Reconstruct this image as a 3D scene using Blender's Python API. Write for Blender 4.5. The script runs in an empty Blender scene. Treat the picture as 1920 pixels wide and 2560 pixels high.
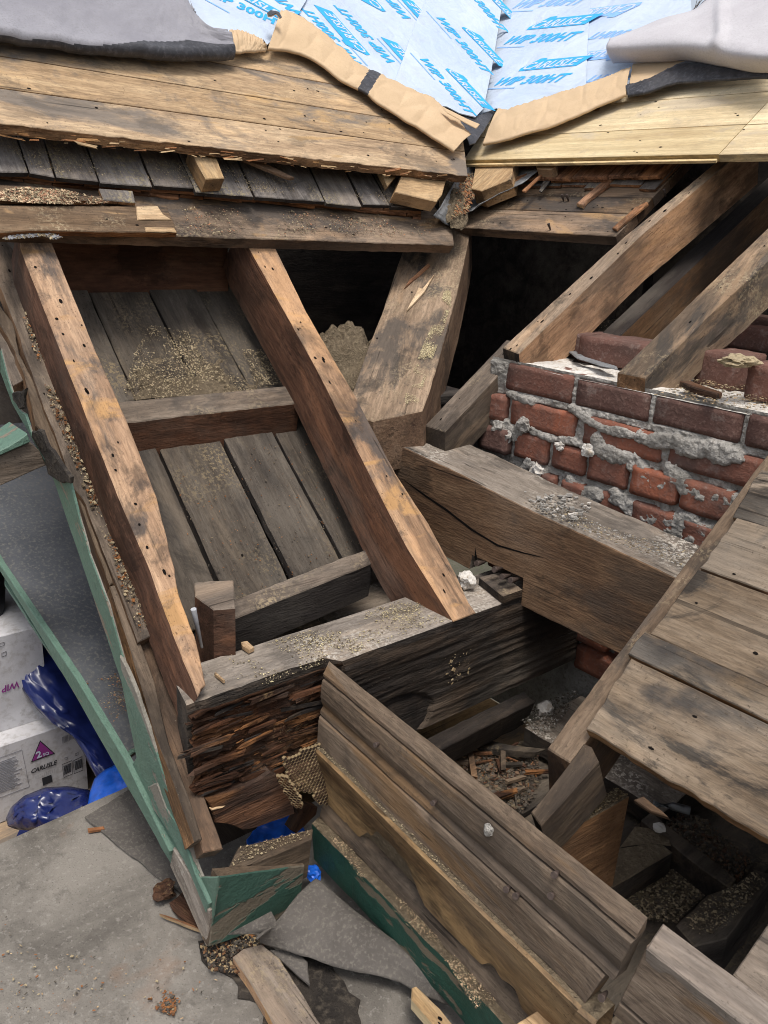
import bpy, bmesh, math, random
from mathutils import Vector, Matrix, noise
random.seed(7)
C = bpy.context.scene.collection
V = Vector
# ---------------------------------------------------------------- camera
SRC_F, CX, CY = 2062.0, 960.0, 1280.0            # focal length and centre in photo pixels
AX = V((0.76445557, -0.17456072, 0.62059346))    # world x,y,z axes seen from the camera
AY = V((-0.64245016, -0.28621115, 0.71087339))
AZ = V((0.0535302, -0.94213148, -0.33094227))
cam = bpy.data.cameras.new('camera'); camo = bpy.data.objects.new('camera', cam); C.objects.link(camo)
cam.sensor_fit = 'VERTICAL'; cam.sensor_height = 36.0; cam.lens = SRC_F / 2560 * 36
cam.clip_start = 0.05; cam.clip_end = 3000
camo.matrix_world = Matrix(((AX.x, -AX.y, -AX.z, 0), (AY.x, -AY.y, -AY.z, 0), (AZ.x, -AZ.y, -AZ.z, 0), (0, 0, 0, 1)))
bpy.context.scene.camera = camo
# ---------------------------------------------------------------- light
SUN_EL, SUN_AZ = math.radians(70), math.radians(212)       # azimuth clockwise from +Y
w = bpy.data.worlds.new('World'); bpy.context.scene.world = w; w.use_nodes = True
nt = w.node_tree; bg = nt.nodes['Background']
sky = nt.nodes.new('ShaderNodeTexSky'); sky.sky_type = 'NISHITA'; sky.sun_disc = False
sky.sun_elevation = SUN_EL; sky.sun_rotation = SUN_AZ; sky.dust_density = 4.0; sky.air_density = 1.0; sky.ozone_density = 1.0
hs = nt.nodes.new('ShaderNodeHueSaturation'); hs.inputs['Saturation'].default_value = 0.45
nt.links.new(sky.outputs[0], hs.inputs['Color']); nt.links.new(hs.outputs[0], bg.inputs['Color'])
bg.inputs['Strength'].default_value = 0.15
sl = bpy.data.lights.new('sun', 'SUN'); sl.energy = 1.7; sl.angle = math.radians(18); sl.color = (1.0, 0.95, 0.88)
so = bpy.data.objects.new('sun', sl); C.objects.link(so)
sd = V((math.sin(SUN_AZ) * math.cos(SUN_EL), math.cos(SUN_AZ) * math.cos(SUN_EL), math.sin(SUN_EL)))
so.rotation_euler = sd.to_track_quat('Z', 'Y').to_euler()
vs = bpy.context.scene.view_settings
vs.view_transform = 'Standard'; vs.look = 'None'; vs.gamma = 1.0; vs.exposure = 0.38
cy = bpy.context.scene.cycles; cy.filter_width = 1.0; cy.use_denoising = True
# ---------------------------------------------------------------- geometry of the roof
ML, MR = 0.8356, 0.731                            # pitch of the left and right roof
NL = V((0, -ML, 1)).normalized(); DL = -1.2041985
NR = V((-MR, 0, 1)).normalized(); DR = NR.dot(V((1.549, 1.3, -0.3)))
UPL = V((0, 1, ML)).normalized(); UPR = V((1, 0, MR)).normalized()
X, Y, Z = V((1, 0, 0)), V((0, 1, 0)), V((0, 0, 1))
def ray(x, y):
    c = V((x - CX, y - CY, SRC_F)); return V((AX.dot(c), AY.dot(c), AZ.dot(c)))
def P(p, pl):
    r = ray(*p); return r * (pl[1] / pl[0].dot(r))
def L(o): return (NL, DL + o)
def R(o): return (NR, DR + o)
def HX(v): return (X, v)
def HY(v): return (Y, v)
def HZ(v): return (Z, v)
def on(pl, pts): return [P(p, pl) for p in pts]
def tile(ox, oy, s): return lambda *pts: [(ox + s * x, oy + s * y) for x, y in pts]
T1, T2, T3, T4 = tile(0, 0, .6028), tile(920, 0, .6028), tile(0, 580, .6028), tile(920, 580, .6028)
T5, T6, T7, T8 = tile(0, 1200, .6028), tile(920, 1200, .6028), tile(0, 1840, .6028), tile(920, 1840, .6028)
Z1, Z2, Z3, Z4 = tile(740, 1620, .3014), tile(1120, 1960, .3617), tile(0, 580, .2983), tile(0, 1400, .3437)
Z5, Z6, ZW = tile(440, 1500, .2983), tile(1320, 1780, .3617), tile(1180, 840, .446)
ZA, ZB, ZC, ZD, ZE = tile(460, 0, .3014), tile(900, 0, .2411), tile(1200, 0, .434), tile(1080, 380, .2411), tile(0, 380, .2773)
# ---------------------------------------------------------------- materials
class MT:
    def __init__(s, name):
        s.m = bpy.data.materials.new(name); s.m.use_nodes = True; s.t = s.m.node_tree
        s.b = s.t.nodes['Principled BSDF']
    def n(s, ty, **kw):
        nd = s.t.nodes.new('ShaderNode' + ty)
        for k, v in kw.items():
            if k.startswith('_'): setattr(nd, k[1:], v)
            else:
                key = k.replace('__', ' ')
                if key.isdigit() or (key[0] == 'i' and key[1:].isdigit()): inp = nd.inputs[int(key.strip('i'))]
                else: inp = nd.inputs[key]
                if isinstance(v, bpy.types.NodeSocket): s.t.links.new(v, inp)
                else: inp.default_value = v
        return nd
    def math(s, op, a, b=0.0, c=0.0):
        return s.n('Math', _operation=op, i0=a, i1=b, i2=c).outputs[0]
    def mix(s, f, a, b, bt='MIX'):
        q = lambda v: (*v, 1) if isinstance(v, tuple) and len(v) == 3 else v
        nd = s.n('Mix', _data_type='RGBA', _blend_type=bt); 
        for i, v in ((0, f), (6, q(a)), (7, q(b))):
            if isinstance(v, bpy.types.NodeSocket): s.t.links.new(v, nd.inputs[i])
            else: nd.inputs[i].default_value = v
        return nd.outputs[2]
    def rng(s, v, a, b, c=0.0, d=1.0):
        return s.n('MapRange', i0=v, i1=a, i2=b, i3=c, i4=d).outputs[0]
    def noise(s, vec, sc, det=4.0, rough=.55, dist=0.0):
        return s.n('TexNoise', Vector=vec, Scale=sc, Detail=det, Roughness=rough, Distortion=dist).outputs[0]
    def co(s):
        tc = s.n('TexCoord'); oi = s.n('ObjectInfo')
        off = s.n('VectorMath', _operation='SCALE', i0=(13.1, 7.7, 21.3)); s.t.links.new(oi.outputs['Random'], off.inputs['Scale'])
        return s.n('VectorMath', _operation='ADD', i0=tc.outputs['Object'], i1=off.outputs[0]).outputs[0], oi.outputs['Random']
    def scale(s, v, x, y, z):
        return s.n('VectorMath', _operation='MULTIPLY', i0=v, i1=(x, y, z)).outputs[0]
    def done(s, col, rough=.85, bump=None, bs=.4, bd=.01, spec=.25):
        for k, v in (('Base Color', col), ('Roughness', rough)):
            if isinstance(v, bpy.types.NodeSocket): s.t.links.new(v, s.b.inputs[k])
            else: s.b.inputs[k].default_value = (*v, 1) if isinstance(v, tuple) else v
        s.b.inputs['Specular IOR Level'].default_value = spec
        if bump is not None:
            bn = s.n('Bump', Height=bump, Strength=bs, Distance=bd)
            s.t.links.new(bn.outputs[0], s.b.inputs['Normal'])
        return s.m
def wood(name, dark, mid, light, stain=(.05, .042, .036), amt=.5, ssc=6.0, gs=11.0, bump=.5, speck=None, sp=.5, knots=.5, rough=.85, stretch=1.0, mold=.5, bleach=.3, gold=.3, fib=.3, fresh=None, fa=.0, spec=.2, cracks=.6, fs=(.3, 1.1, 1.1)):
    KW = 1.3; dark, mid, light, stain = [tuple(v * KW for v in q) for q in (dark, mid, light, stain)]
    m = MT(name); c, rnd = m.co()
    vo = m.n('TexVoronoi', Vector=m.scale(c, 2.2, 9, 9), Scale=1.0, Randomness=1.0).outputs['Distance']
    k = m.rng(vo, 0.32, 0.02)                                     # knots
    warp = m.noise(m.scale(c, 2.5, 9, 9), 1.0, 2)
    s3 = m.n('CombineXYZ', Y=m.math('ADD', m.math('MULTIPLY', k, 0.9 * knots), m.math('MULTIPLY', warp, .9))).outputs[0]
    gc = m.n('VectorMath', _operation='ADD', i0=m.scale(c, 2.4 * stretch, gs, gs), i1=s3).outputs[0]
    g0 = m.noise(gc, 1.6, 4, .6, .25)
    rg = m.noise(m.n('VectorMath', _operation='ADD', i0=m.scale(c, 4.2 * stretch, gs * 4.2, gs * 4.2), i1=m.n('VectorMath', _operation='SCALE', i0=s3, Scale=3.0).outputs[0]).outputs[0], 1.5, 4, .62, .2)
    g1 = m.math('ADD', m.math('MULTIPLY', g0, .66), m.math('MULTIPLY', rg, .34))
    g2 = m.noise(m.scale(c, 34, 200, 200), 1.0, 3, .65)
    g3 = m.noise(m.scale(c, 2.0, 60, 60), 1.0, 3, .55)
    rp = m.n('ValToRGB', Fac=g1); e = rp.color_ramp.elements
    e[0].position = .33; e[0].color = (*dark, 1); e[1].position = .67; e[1].color = (*light, 1)
    q = e.new(.5); q.color = (*mid, 1)
    col = m.mix(m.rng(g3, .38, .62, .0, .45), rp.outputs[0], m.mix(1.0, rp.outputs[0], (.55, .5, .46), 'MULTIPLY'))
    col = m.mix(m.rng(g2, .4, .6, fib, 0), col, (.02, .014, .01))
    hv = m.n('HueSaturation', Color=col, Value=m.rng(rnd, 0, 1, .78, 1.18), Saturation=m.rng(rnd, 0, 1, 1.12, .88)).outputs[0]
    col = m.mix(m.math('MULTIPLY', m.rng(k, .55, 1), .75 * min(1, knots * 2)), hv, tuple(v * .35 for v in dark))
    if fresh:
        fz = m.noise(m.scale(c, *fs), 9.0, 4, .6, .6)
        col = m.mix(m.rng(fz, .62 - fa * .3, .66 - fa * .25), col, m.mix(m.rng(g1, .3, .7), fresh, tuple(v * .72 for v in fresh)))
    st = m.noise(m.scale(c, .55, 1.2, 1.2), ssc, 6, .65, .4)
    col = m.mix(m.math('MULTIPLY', m.rng(st, .52, .60), amt), col, stain)
    st2 = m.noise(c, ssc * 3.3, 5, .7, .3)
    col = m.mix(m.math('MULTIPLY', m.rng(st2, .56, .68), amt * .7), col, tuple(v * .8 for v in stain))
    mo = m.noise(m.scale(c, .6, 1, 1), 4.3, 8, .68, .8); col = m.mix(m.math('MULTIPLY', m.rng(mo, .54, .585), mold), col, tuple(v * .4 for v in stain))
    gd = m.noise(m.scale(c, .5, 1.8, 1.8), 3.6, 6, .65, .5); col = m.mix(m.math('MULTIPLY', m.rng(gd, .55, .62), gold), col, m.mix(g1, tuple(v * 1.5 for v in light), (light[0] * 1.75, light[1] * 1.5, light[2] * 1.2)))
    bl = m.noise(m.scale(c, .8, 1.6, 1.6), 2.7, 5, .6); col = m.mix(m.math('MULTIPLY', m.rng(bl, .5, .7), bleach), col, m.mix(.6, col, (.34, .3, .25)))
    dk = m.noise(c, 190, 3, .7); col = m.mix(m.math('MULTIPLY', m.rng(dk, .6, .68), m.rng(m.noise(c, 7, 3), .35, .65, .15, .85)), col, tuple(v * .45 for v in dark))
    wt = m.noise(c, 240, 2, .6); col = m.mix(m.math('MULTIPLY', m.math('MULTIPLY', m.rng(wt, .68, .74), .4), m.rng(m.noise(c, 6, 4), .45, .65)), col, (.36, .3, .22))
    cr = m.noise(m.scale(c, 1.3, 70, 70), 1.0, 2, .5, .3)         # drying checks
    crk = m.math('MULTIPLY', m.rng(cr, .665, .69), m.rng(m.noise(c, 4.0, 2), .45, .6))
    col = m.mix(m.math('MULTIPLY', crk, cracks), col, (.012, .009, .007))
    if speck:
        sn = m.noise(c, 130, 3, .7); zone = m.rng(m.noise(c, 5, 5, .65), .62 - sp * .3, .78 - sp * .3)
        col = m.mix(m.math('MULTIPLY', m.rng(sn, .5, .58), zone), col, speck)
    h = m.math('ADD', m.math('MULTIPLY', g2, .7), m.math('MULTIPLY', g1, 1.0))
    h = m.math('SUBTRACT', h, m.math('MULTIPLY', crk, 1.5))
    h = m.math('ADD', h, m.math('MULTIPLY', st2, .5))
    return m.done(col, rough, h, bump, .006, spec)
def rough_mat(name, c1, c2, c3, sc=12, fine=90, bump=.6, rough=.92, bd=.01):
    m = MT(name); c, rnd = m.co()
    a = m.noise(c, sc, 6, .65, .3); b = m.noise(c, fine, 4, .65)
    col = m.mix(m.rng(a, .36, .64), c1, c2); col = m.mix(m.rng(b, .5, .68), col, c3)
    return m.done(col, rough, m.math('ADD', a, m.math('MULTIPLY', b, .6)), bump, bd)
def plain(name, col, rough=.7, spec=.3, var=.25, sc=30, bump=.15):
    m = MT(name); c, rnd = m.co(); a = m.noise(c, sc, 4, .6)
    q = m.mix(m.rng(a, .3, .7), tuple(v * (1 - var) for v in col), tuple(min(1, v * (1 + var)) for v in col))
    return m.done(q, rough, a, bump, .004, spec)
def paint(name, col, col2, under, amt=.5, sc=14, rough=.6):
    m = MT(name); c, rnd = m.co()
    g = m.noise(m.scale(c, 2, 30, 30), 1.0, 4); a = m.noise(m.scale(c, .35, 1, 1), sc, 6, .7, .3); f = m.noise(c, 55, 4, .6); f2 = m.noise(c, 220, 3, .6)
    p = m.mix(m.rng(a, .35, .65), col, col2); p = m.mix(m.math('MULTIPLY', m.rng(f, .52, .7), .5), p, tuple(v * .6 for v in col))
    wd = m.mix(g, tuple(v * .5 for v in under), under)
    ch = m.math('ADD', a, m.math('MULTIPLY', m.math('SUBTRACT', g, .5), .5))
    k = m.rng(ch, .62 - amt * .18, .635 - amt * .18)
    return m.done(m.mix(k, p, wd), rough, m.math('SUBTRACT', m.math('ADD', f, m.math('MULTIPLY', f2, .3)), m.math('MULTIPLY', k, .6)), .55, .006, .35)
GREY = (.055, .047, .04)
DUST = (.33, .26, .165)
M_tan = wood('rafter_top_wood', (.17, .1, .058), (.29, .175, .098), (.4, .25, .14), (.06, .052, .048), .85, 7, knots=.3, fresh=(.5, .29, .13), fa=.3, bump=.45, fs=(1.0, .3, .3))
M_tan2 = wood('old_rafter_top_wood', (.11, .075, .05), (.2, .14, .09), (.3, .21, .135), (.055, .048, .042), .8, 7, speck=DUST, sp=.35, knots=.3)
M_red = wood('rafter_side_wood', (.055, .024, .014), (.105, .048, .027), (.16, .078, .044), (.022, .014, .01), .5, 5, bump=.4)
M_org = wood('sawn_rafter_side_wood', (.17, .085, .04), (.29, .155, .073), (.4, .235, .12), (.05, .035, .024), .55, 6, knots=1.0)
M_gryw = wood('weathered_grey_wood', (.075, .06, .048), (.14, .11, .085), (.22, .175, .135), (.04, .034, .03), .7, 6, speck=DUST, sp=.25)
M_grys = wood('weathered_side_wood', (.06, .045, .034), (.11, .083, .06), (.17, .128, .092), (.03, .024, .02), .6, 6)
M_bb = wood('old_beam_wood', (.082, .046, .028), (.152, .091, .053), (.218, .138, .083), (.045, .035, .028), .6, 4, gs=8, knots=1.0, bump=.5)
M_bbr = wood('dusty_rafter_top_wood', (.09, .062, .042), (.15, .108, .075), (.21, .155, .11), (.06, .05, .042), .6, 7, speck=DUST, sp=.35, knots=.2)
M_bbt = wood('dusty_beam_top_wood', (.13, .11, .09), (.2, .17, .14), (.28, .24, .2), (.07, .06, .052), .5, 7, speck=(.5, .46, .4), sp=.4, knots=.1)
M_char = wood('charred_wood', (.012, .01, .009), (.03, .024, .02), (.075, .055, .04), (.008, .007, .007), .7, 4, gs=9, bump=.8)
M_rot = wood('rotten_wood', (.02, .01, .007), (.06, .028, .016), (.14, .068, .034), (.014, .009, .007), .6, 4, gs=20, bump=1.2, speck=(.3, .2, .1), sp=.15, knots=0, fresh=(.27, .12, .045), fa=.12)
M_sht = wood('sheathing_board_wood', (.25, .17, .1), (.36, .25, .145), (.44, .32, .19), (.12, .105, .092), .85, 4, gs=8, knots=.35, bump=.35, fresh=(.52, .34, .17), fa=.1, bleach=.1, mold=.4, gold=.25)
M_edge = wood('split_edge_wood', (.08, .045, .024), (.24, .13, .06), (.46, .27, .125), (.03, .02, .014), .5, 8, gs=22, bump=1.0, knots=0)
M_ply = wood('new_plank_wood', (.54, .43, .27), (.63, .515, .33), (.66, .56, .37), (.33, .28, .22), .6, 5, mold=.12, bleach=0, gold=0, fib=.14, gs=6, knots=.1, bump=.25, cracks=.15)
M_plye = wood('new_plank_edge_wood', (.45, .35, .2), (.62, .47, .25), (.7, .55, .31), (.3, .24, .16), .3, 8, gs=20, knots=0, cracks=.2)
M_old = wood('old_sheathing_wood', (.085, .058, .038), (.16, .112, .075), (.25, .175, .115), (.05, .044, .04), .8, 6, speck=DUST, sp=.35, fresh=(.36, .23, .12), fa=.04, knots=.4)
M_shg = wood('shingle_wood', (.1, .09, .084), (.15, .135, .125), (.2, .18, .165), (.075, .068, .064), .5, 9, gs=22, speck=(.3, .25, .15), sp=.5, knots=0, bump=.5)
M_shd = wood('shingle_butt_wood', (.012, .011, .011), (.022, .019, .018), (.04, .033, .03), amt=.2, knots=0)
M_ced = wood('split_cedar_wood', (.11, .05, .025), (.27, .125, .06), (.42, .22, .11), (.03, .018, .012), .6, 14, gs=26, knots=0, bump=.9)
M_blk = wood('pale_block_wood', (.34, .22, .12), (.47, .33, .19), (.56, .42, .26), (.16, .12, .085), .4, 9, knots=.2, bump=.3, bleach=0, mold=.2, gold=0)
M_blke = wood('pale_block_end_wood', (.2, .12, .06), (.32, .2, .105), (.42, .28, .15), (.08, .055, .035), .5, 9, knots=0)
M_floor = wood('sooty_plank_wood', (.04, .033, .026), (.068, .056, .044), (.1, .084, .066), (.03, .026, .023), .6, 5, speck=(.2, .155, .095), sp=.4, knots=.2)
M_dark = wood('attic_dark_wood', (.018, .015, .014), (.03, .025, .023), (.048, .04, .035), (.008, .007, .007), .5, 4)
M_fas = wood('cornice_face_wood', (.115, .08, .056), (.172, .128, .092), (.225, .172, .128), (.07, .055, .044), .6, 3.5, gs=9, knots=.25, fresh=(.21, .13, .07), fa=.14, mold=.35, bleach=.15, bump=.35, fs=(.16, 1.4, 1.4))
M_fas2 = wood('cornice_raw_wood', (.09, .052, .026), (.22, .14, .07), (.36, .25, .13), (.035, .023, .016), .7, 3.0, gs=8, knots=1.2, bump=.5)
M_fast = wood('cornice_top_wood', (.15, .125, .105), (.2, .17, .145), (.25, .215, .185), (.12, .1, .085), .5, 8, knots=0, bump=.3, cracks=.1)
M_up = wood('lookout_wood', (.1, .05, .022), (.165, .085, .037), (.225, .125, .06), (.05, .025, .013), .5, 5, gs=8, knots=.3)
M_deck = wood('roof_board_wood', (.1, .072, .048), (.165, .124, .086), (.25, .198, .146), (.04, .036, .033), .9, 3.2, gs=9, knots=.8, bump=.6, fresh=(.34, .21, .11), fa=.05, mold=.85, bleach=.6)
M_mint = paint('mint_green_paint', (.115, .19, .145), (.088, .155, .115), (.24, .2, .15), .1, 8)
M_mintw = paint('worn_mint_paint', (.13, .21, .165), (.05, .11, .08), (.26, .24, .2), .75, 9)
M_green = paint('dark_green_paint', (.014, .055, .039), (.02, .075, .053), (.2, .165, .115), .3, 7)
M_greenw = paint('worn_green_paint', (.028, .07, .052), (.05, .1, .076), (.16, .135, .1), .55, 6)
M_ledge = rough_mat('grey_roofing_metal', (.066, .071, .08), (.108, .114, .125), (.15, .145, .135), 5, 110, .12, .5)
def _memg():
    m = MT('grey_deck_membrane'); c, rnd = m.co(); a = m.noise(c, 4.5, 7, .68, .4); b = m.noise(c, 17, 6, .7); f = m.noise(c, 90, 4, .7); g = m.noise(c, 300, 2, .6)
    q = m.mix(m.rng(a, .36, .62), (.108, .097, .084), (.22, .2, .174)); q = m.mix(m.math('MULTIPLY', m.rng(b, .52, .64), .55), q, (.085, .076, .066))
    q = m.mix(m.math('MULTIPLY', m.rng(m.noise(c, 6.3, 5, .6, .5), .6, .7), .4), q, (.2, .115, .07)); q = m.mix(m.math('MULTIPLY', m.rng(f, .56, .66), .5), q, (.3, .28, .25)); q = m.mix(m.math('MULTIPLY', m.rng(g, .62, .7), .6), q, (.04, .035, .03))
    return m.done(q, .85, m.math('ADD', m.math('ADD', b, m.math('MULTIPLY', f, .5)), m.math('MULTIPLY', g, .3)), .45, .006)
M_memg = _memg()
M_felt = rough_mat('grey_roofing_felt', (.082, .073, .065), (.115, .103, .092), (.155, .14, .12), 10, 160, .35, .9)
M_stain = rough_mat('wet_black_dirt', (.018, .015, .013), (.04, .033, .027), (.07, .058, .045), 14, 70, 1.0, .9)
def _mem():
    m = MT('white_membrane'); c, rnd = m.co(); a = m.noise(c, 3.2, 5, .6, .6); b = m.noise(c, 9, 6, .65, .4); w = m.noise(m.scale(c, 1, 1, 1), 6.5, 2, .5, 1.6)
    q = m.mix(m.rng(a, .35, .65), (.44, .52, .64), (.53, .6, .7)); q = m.mix(m.math('MULTIPLY', m.rng(b, .53, .68), .35), q, (.36, .38, .42))
    return m.done(q, m.rng(b, .4, .7, .32, .6), m.math('ADD', m.math('MULTIPLY', w, 2.0), b), .5, .012, .4)
M_mem = _mem()
M_memb = rough_mat('white_membrane_back', (.44, .42, .44), (.5, .485, .5), (.4, .385, .395), 7, 200, .2, .7)
M_kraft = rough_mat('kraft_paper', (.5, .36, .22), (.57, .42, .265), (.5, .36, .22), 4, 200, .1, .75)
M_black = rough_mat('black_underlayment', (.035, .035, .04), (.06, .06, .066), (.09, .09, .1), 12, 90, .3, .42)
M_under = rough_mat('slate_underlayment', (.22, .215, .24), (.29, .285, .31), (.22, .215, .23), 4, 200, .15, .55)
M_blue = plain('blue_print', (.03, .36, .72), .4, .3, .12, 60, .05)
M_blue2 = plain('pale_blue_print', (.22, .42, .76), .45, .3, .1, 60, .05)
M_white = plain('white_print', (.5, .56, .66), .4, .3, .03)
M_ink = plain('black_print', (.03, .03, .035), .6, .2, .1)
M_inkg = plain('grey_print', (.2, .2, .22), .6, .2, .1)
M_purp = plain('purple_print', (.23, .035, .2), .5, .3, .08)
M_card = rough_mat('white_cardboard', (.46, .45, .46), (.58, .57, .58), (.38, .36, .35), 8, 50, .15, .75)
M_navy = plain('navy_plastic', (.012, .02, .1), .24, .5, .3, 7, .35)
M_tarp = plain('bright_blue_tarp', (.012, .12, .62), .35, .5, .3, 25, .4)
M_buck = plain('black_plastic', (.012, .013, .017), .4, .4)
M_brick = MT('red_brick'); 
def _brick():
    m = M_brick; c, rnd = m.co(); at = m.n('Attribute', _attribute_name='tone').outputs['Fac']
    a = m.noise(c, 9, 6, .65, .3); b = m.noise(c, 120, 3, .6)
    q = m.mix(at, (.1, .062, .054), (.3, .105, .06)); q = m.mix(m.rng(a, .42, .7), q, (.115, .072, .06)); q = m.mix(m.math('MULTIPLY', m.rng(b, .55, .7), .5), q, (.25, .16, .13))
    d = m.noise(c, 22, 5, .7); q = m.mix(m.math('MULTIPLY', m.rng(d, .58, .75), .5), q, (.34, .29, .26))
    return m.done(q, .9, m.math('ADD', a, m.math('MULTIPLY', b, .4)), .7, .008)
M_brick = _brick()
M_mort = rough_mat('grey_mortar', (.25, .235, .21), (.43, .405, .37), (.2, .185, .165), 14, 120, 1.0, .95, .012)
M_mortw = rough_mat('white_mortar_bed', (.5, .47, .43), (.66, .63, .58), (.38, .32, .25), 9, 70, .9, .95, .01)
M_saw = rough_mat('sawdust_brown', (.115, .088, .058), (.175, .135, .088), (.235, .185, .122), 25, 130, 1.2, .95, .012)
M_sawp = rough_mat('sawdust_pale', (.33, .265, .165), (.43, .35, .225), (.25, .19, .115), 25, 130, .8, .95)
M_sawy = rough_mat('sawdust_yellow', (.5, .42, .24), (.6, .52, .32), (.4, .32, .17), 25, 130, .6, .95)
M_chipr = plain('red_wood_chip', (.25, .11, .05), .9, .1, .4, 60)
M_dirt = rough_mat('grey_dirt', (.055, .047, .038), (.11, .095, .077), (.16, .135, .105), 15, 110, 1.0, .95)
M_nest = plain('paper_nest', (.27, .2, .115), .9, .1, .3, 60)
M_iron = plain('rusty_iron', (.07, .05, .042), .6, .4, .4, 200)
M_steel = plain('grey_steel', (.42, .43, .45), .4, .6, .15, 90)
M_hole = plain('nail_hole_black', (.01, .008, .007), .95, .05)
M_lead = rough_mat('lead_flashing', (.15, .155, .16), (.24, .245, .25), (.09, .09, .09), 14, 90, .4, .55)
M_sid = wood('red_siding', (.05, .02, .016), (.085, .036, .028), (.11, .05, .04), (.03, .018, .014), .4, 6)
M_grass = rough_mat('yard_soil', (.06, .055, .04), (.1, .09, .065), (.05, .06, .03), 2, 30, .4, .95)
# ---------------------------------------------------------------- builders
def tag(o, label=None, cat=None, group=None, kind=None):
    if label: o['label'] = label
    if cat: o['category'] = cat
    if group: o['group'] = group
    if kind: o['kind'] = kind
    return o
def root(name, loc, label, cat, group=None):
    o = bpy.data.objects.new(name, None); C.objects.link(o); o.location = loc; o.empty_display_size = .05
    bpy.context.view_layer.update()
    return tag(o, label, cat, group)
def link(name, me, mats, M=None, parent=None):
    for m in mats: me.materials.append(m)
    o = bpy.data.objects.new(name, me); C.objects.link(o)
    if M is not None: o.matrix_world = M
    if parent is not None:
        o.parent = parent; o.matrix_parent_inverse = Matrix.Translation(-V(parent.location))
    return o
def frame(orig, gx, nz):
    z = nz.normalized(); x = (gx - z * gx.dot(z)).normalized(); y = z.cross(x)
    return Matrix(((x.x, y.x, z.x, orig.x), (x.y, y.y, z.y, orig.y), (x.z, y.z, z.z, orig.z), (0, 0, 0, 1)))
def inside(p, poly):
    r = False; j = len(poly) - 1
    for i in range(len(poly)):
        a, b = poly[i], poly[j]
        if (a[1] > p[1]) != (b[1] > p[1]) and p[0] < (b[0] - a[0]) * (p[1] - a[1]) / (b[1] - a[1]) + a[0]: r = not r
        j = i
    return r
def slab(name, pts, th, mats, grain=None, ext=None, nrm=None, jit=.0012, rough=None, bev=.0018, step=.016, parent=None, nails=0, warp=0.0, nsz=.0026):
    """A board: an outline with its own thickness, ragged worn edges, grain along local X."""
    if not isinstance(mats, (list, tuple)): mats = [mats]
    mats = list(mats); 
    while len(mats) < 3: mats.append(mats[-1])
    n = V((0, 0, 0))
    for i, p in enumerate(pts):
        q = pts[(i + 1) % len(pts)]; n += p.cross(q)
    n.normalize(); ref = nrm if nrm is not None else -(sum(pts, V((0, 0, 0))))
    if n.dot(ref) < 0: n = -n; pts = pts[::-1]; 
    if n.dot(ref) < 0: n = -n
    g = grain if grain is not None else (pts[1] - pts[0])
    cen = sum(pts, V((0, 0, 0))) / len(pts)
    M = frame(cen, g, n); Mi = M.inverted()
    e = Mi.to_3x3() @ (ext if ext is not None else -n * th)
    lp = [Mi @ p for p in pts]; seed = V((random.random() * 50, random.random() * 50, random.random() * 50))
    loop = []; rough = rough or {}
    N = len(lp)
    src = list(range(N))
    for i in range(N):
        a, b = lp[i], lp[(i + 1) % N]; d = b - a; ln = d.length
        if ln < 1e-6: continue
        k = max(1, min(90, int(ln / step))); on_ = V((d.y, -d.x, 0)).normalized()
        amp = rough.get(i, jit)
        for j in range(k):
            p = a + d * (j / k)
            if amp > 0:
                s = noise.noise(p * 22 + seed) * .7 + noise.noise(p * 75 + seed) * .5
                if amp > .004: s = s * .8 + (noise.noise(p * 160 + seed)) * .6
                f = 1.0 if 0 < j < k else .3
                p = p + on_ * amp * s * f
            loop.append(p)
    bm = bmesh.new()
    tv = [bm.verts.new(p + V((0, 0, warp * noise.noise(p * 3 + seed)))) for p in loop]
    bv = [bm.verts.new(p + e + V((noise.noise(p * 30 + seed), noise.noise(p * 31 + seed * 2), 0)) * min(jit, .003)) for p in loop]
    f0 = bm.faces.new(tv); f1 = bm.faces.new(bv[::-1])
    K = len(loop)
    for i in range(K): bm.faces.new((tv[i], bv[i], bv[(i + 1) % K], tv[(i + 1) % K]))
    bmesh.ops.recalc_face_normals(bm, faces=bm.faces[:])
    if bev > 0:
        es = [x for x in f0.edges] 
        try: bmesh.ops.bevel(bm, geom=es, offset=bev, segments=1, affect='EDGES', clamp_overlap=True)
        except Exception: pass
    bm.normal_update()
    for f in bm.faces:
        nn = f.normal
        f.material_index = 0 if nn.z > .55 else (2 if abs(nn.x) > .75 else 1)
    bmesh.ops.triangulate(bm, faces=[f for f in bm.faces if len(f.verts) > 4])
    if nails:
        poly = [(p.x, p.y) for p in lp]; xs = [p[0] for p in poly]; ys = [p[1] for p in poly]
        mats.append(M_hole); t = 0; got = 0
        while got < nails and t < nails * 40:
            t += 1; x = random.uniform(min(xs), max(xs)); y = random.uniform(min(ys), max(ys))
            if not inside((x, y), poly) or not inside((x, y + .006), poly) or not inside((x, y - .006), poly): continue
            got += 1; r = nsz * random.uniform(.6, 1.25); st = random.uniform(1, 2.0)
            vv = [bm.verts.new((x + r * st * math.cos(a * 1.047), y + r * math.sin(a * 1.047) * random.uniform(.7, 1.1), .0007 + (warp and .002))) for a in range(6)]
            bm.faces.new(vv).material_index = 3
    me = bpy.data.meshes.new(name); bm.to_mesh(me); bm.free()
    return link(name, me, mats, M, parent)
def board(name, a, b, wv, th, mats, nrm=None, **kw):
    """A straight board from a to b (centre line of its top), wv = full width vector."""
    h = wv * .5
    return slab(name, [a - h, b - h, b + h, a + h], th, mats, grain=b - a, nrm=nrm, **kw)
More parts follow.
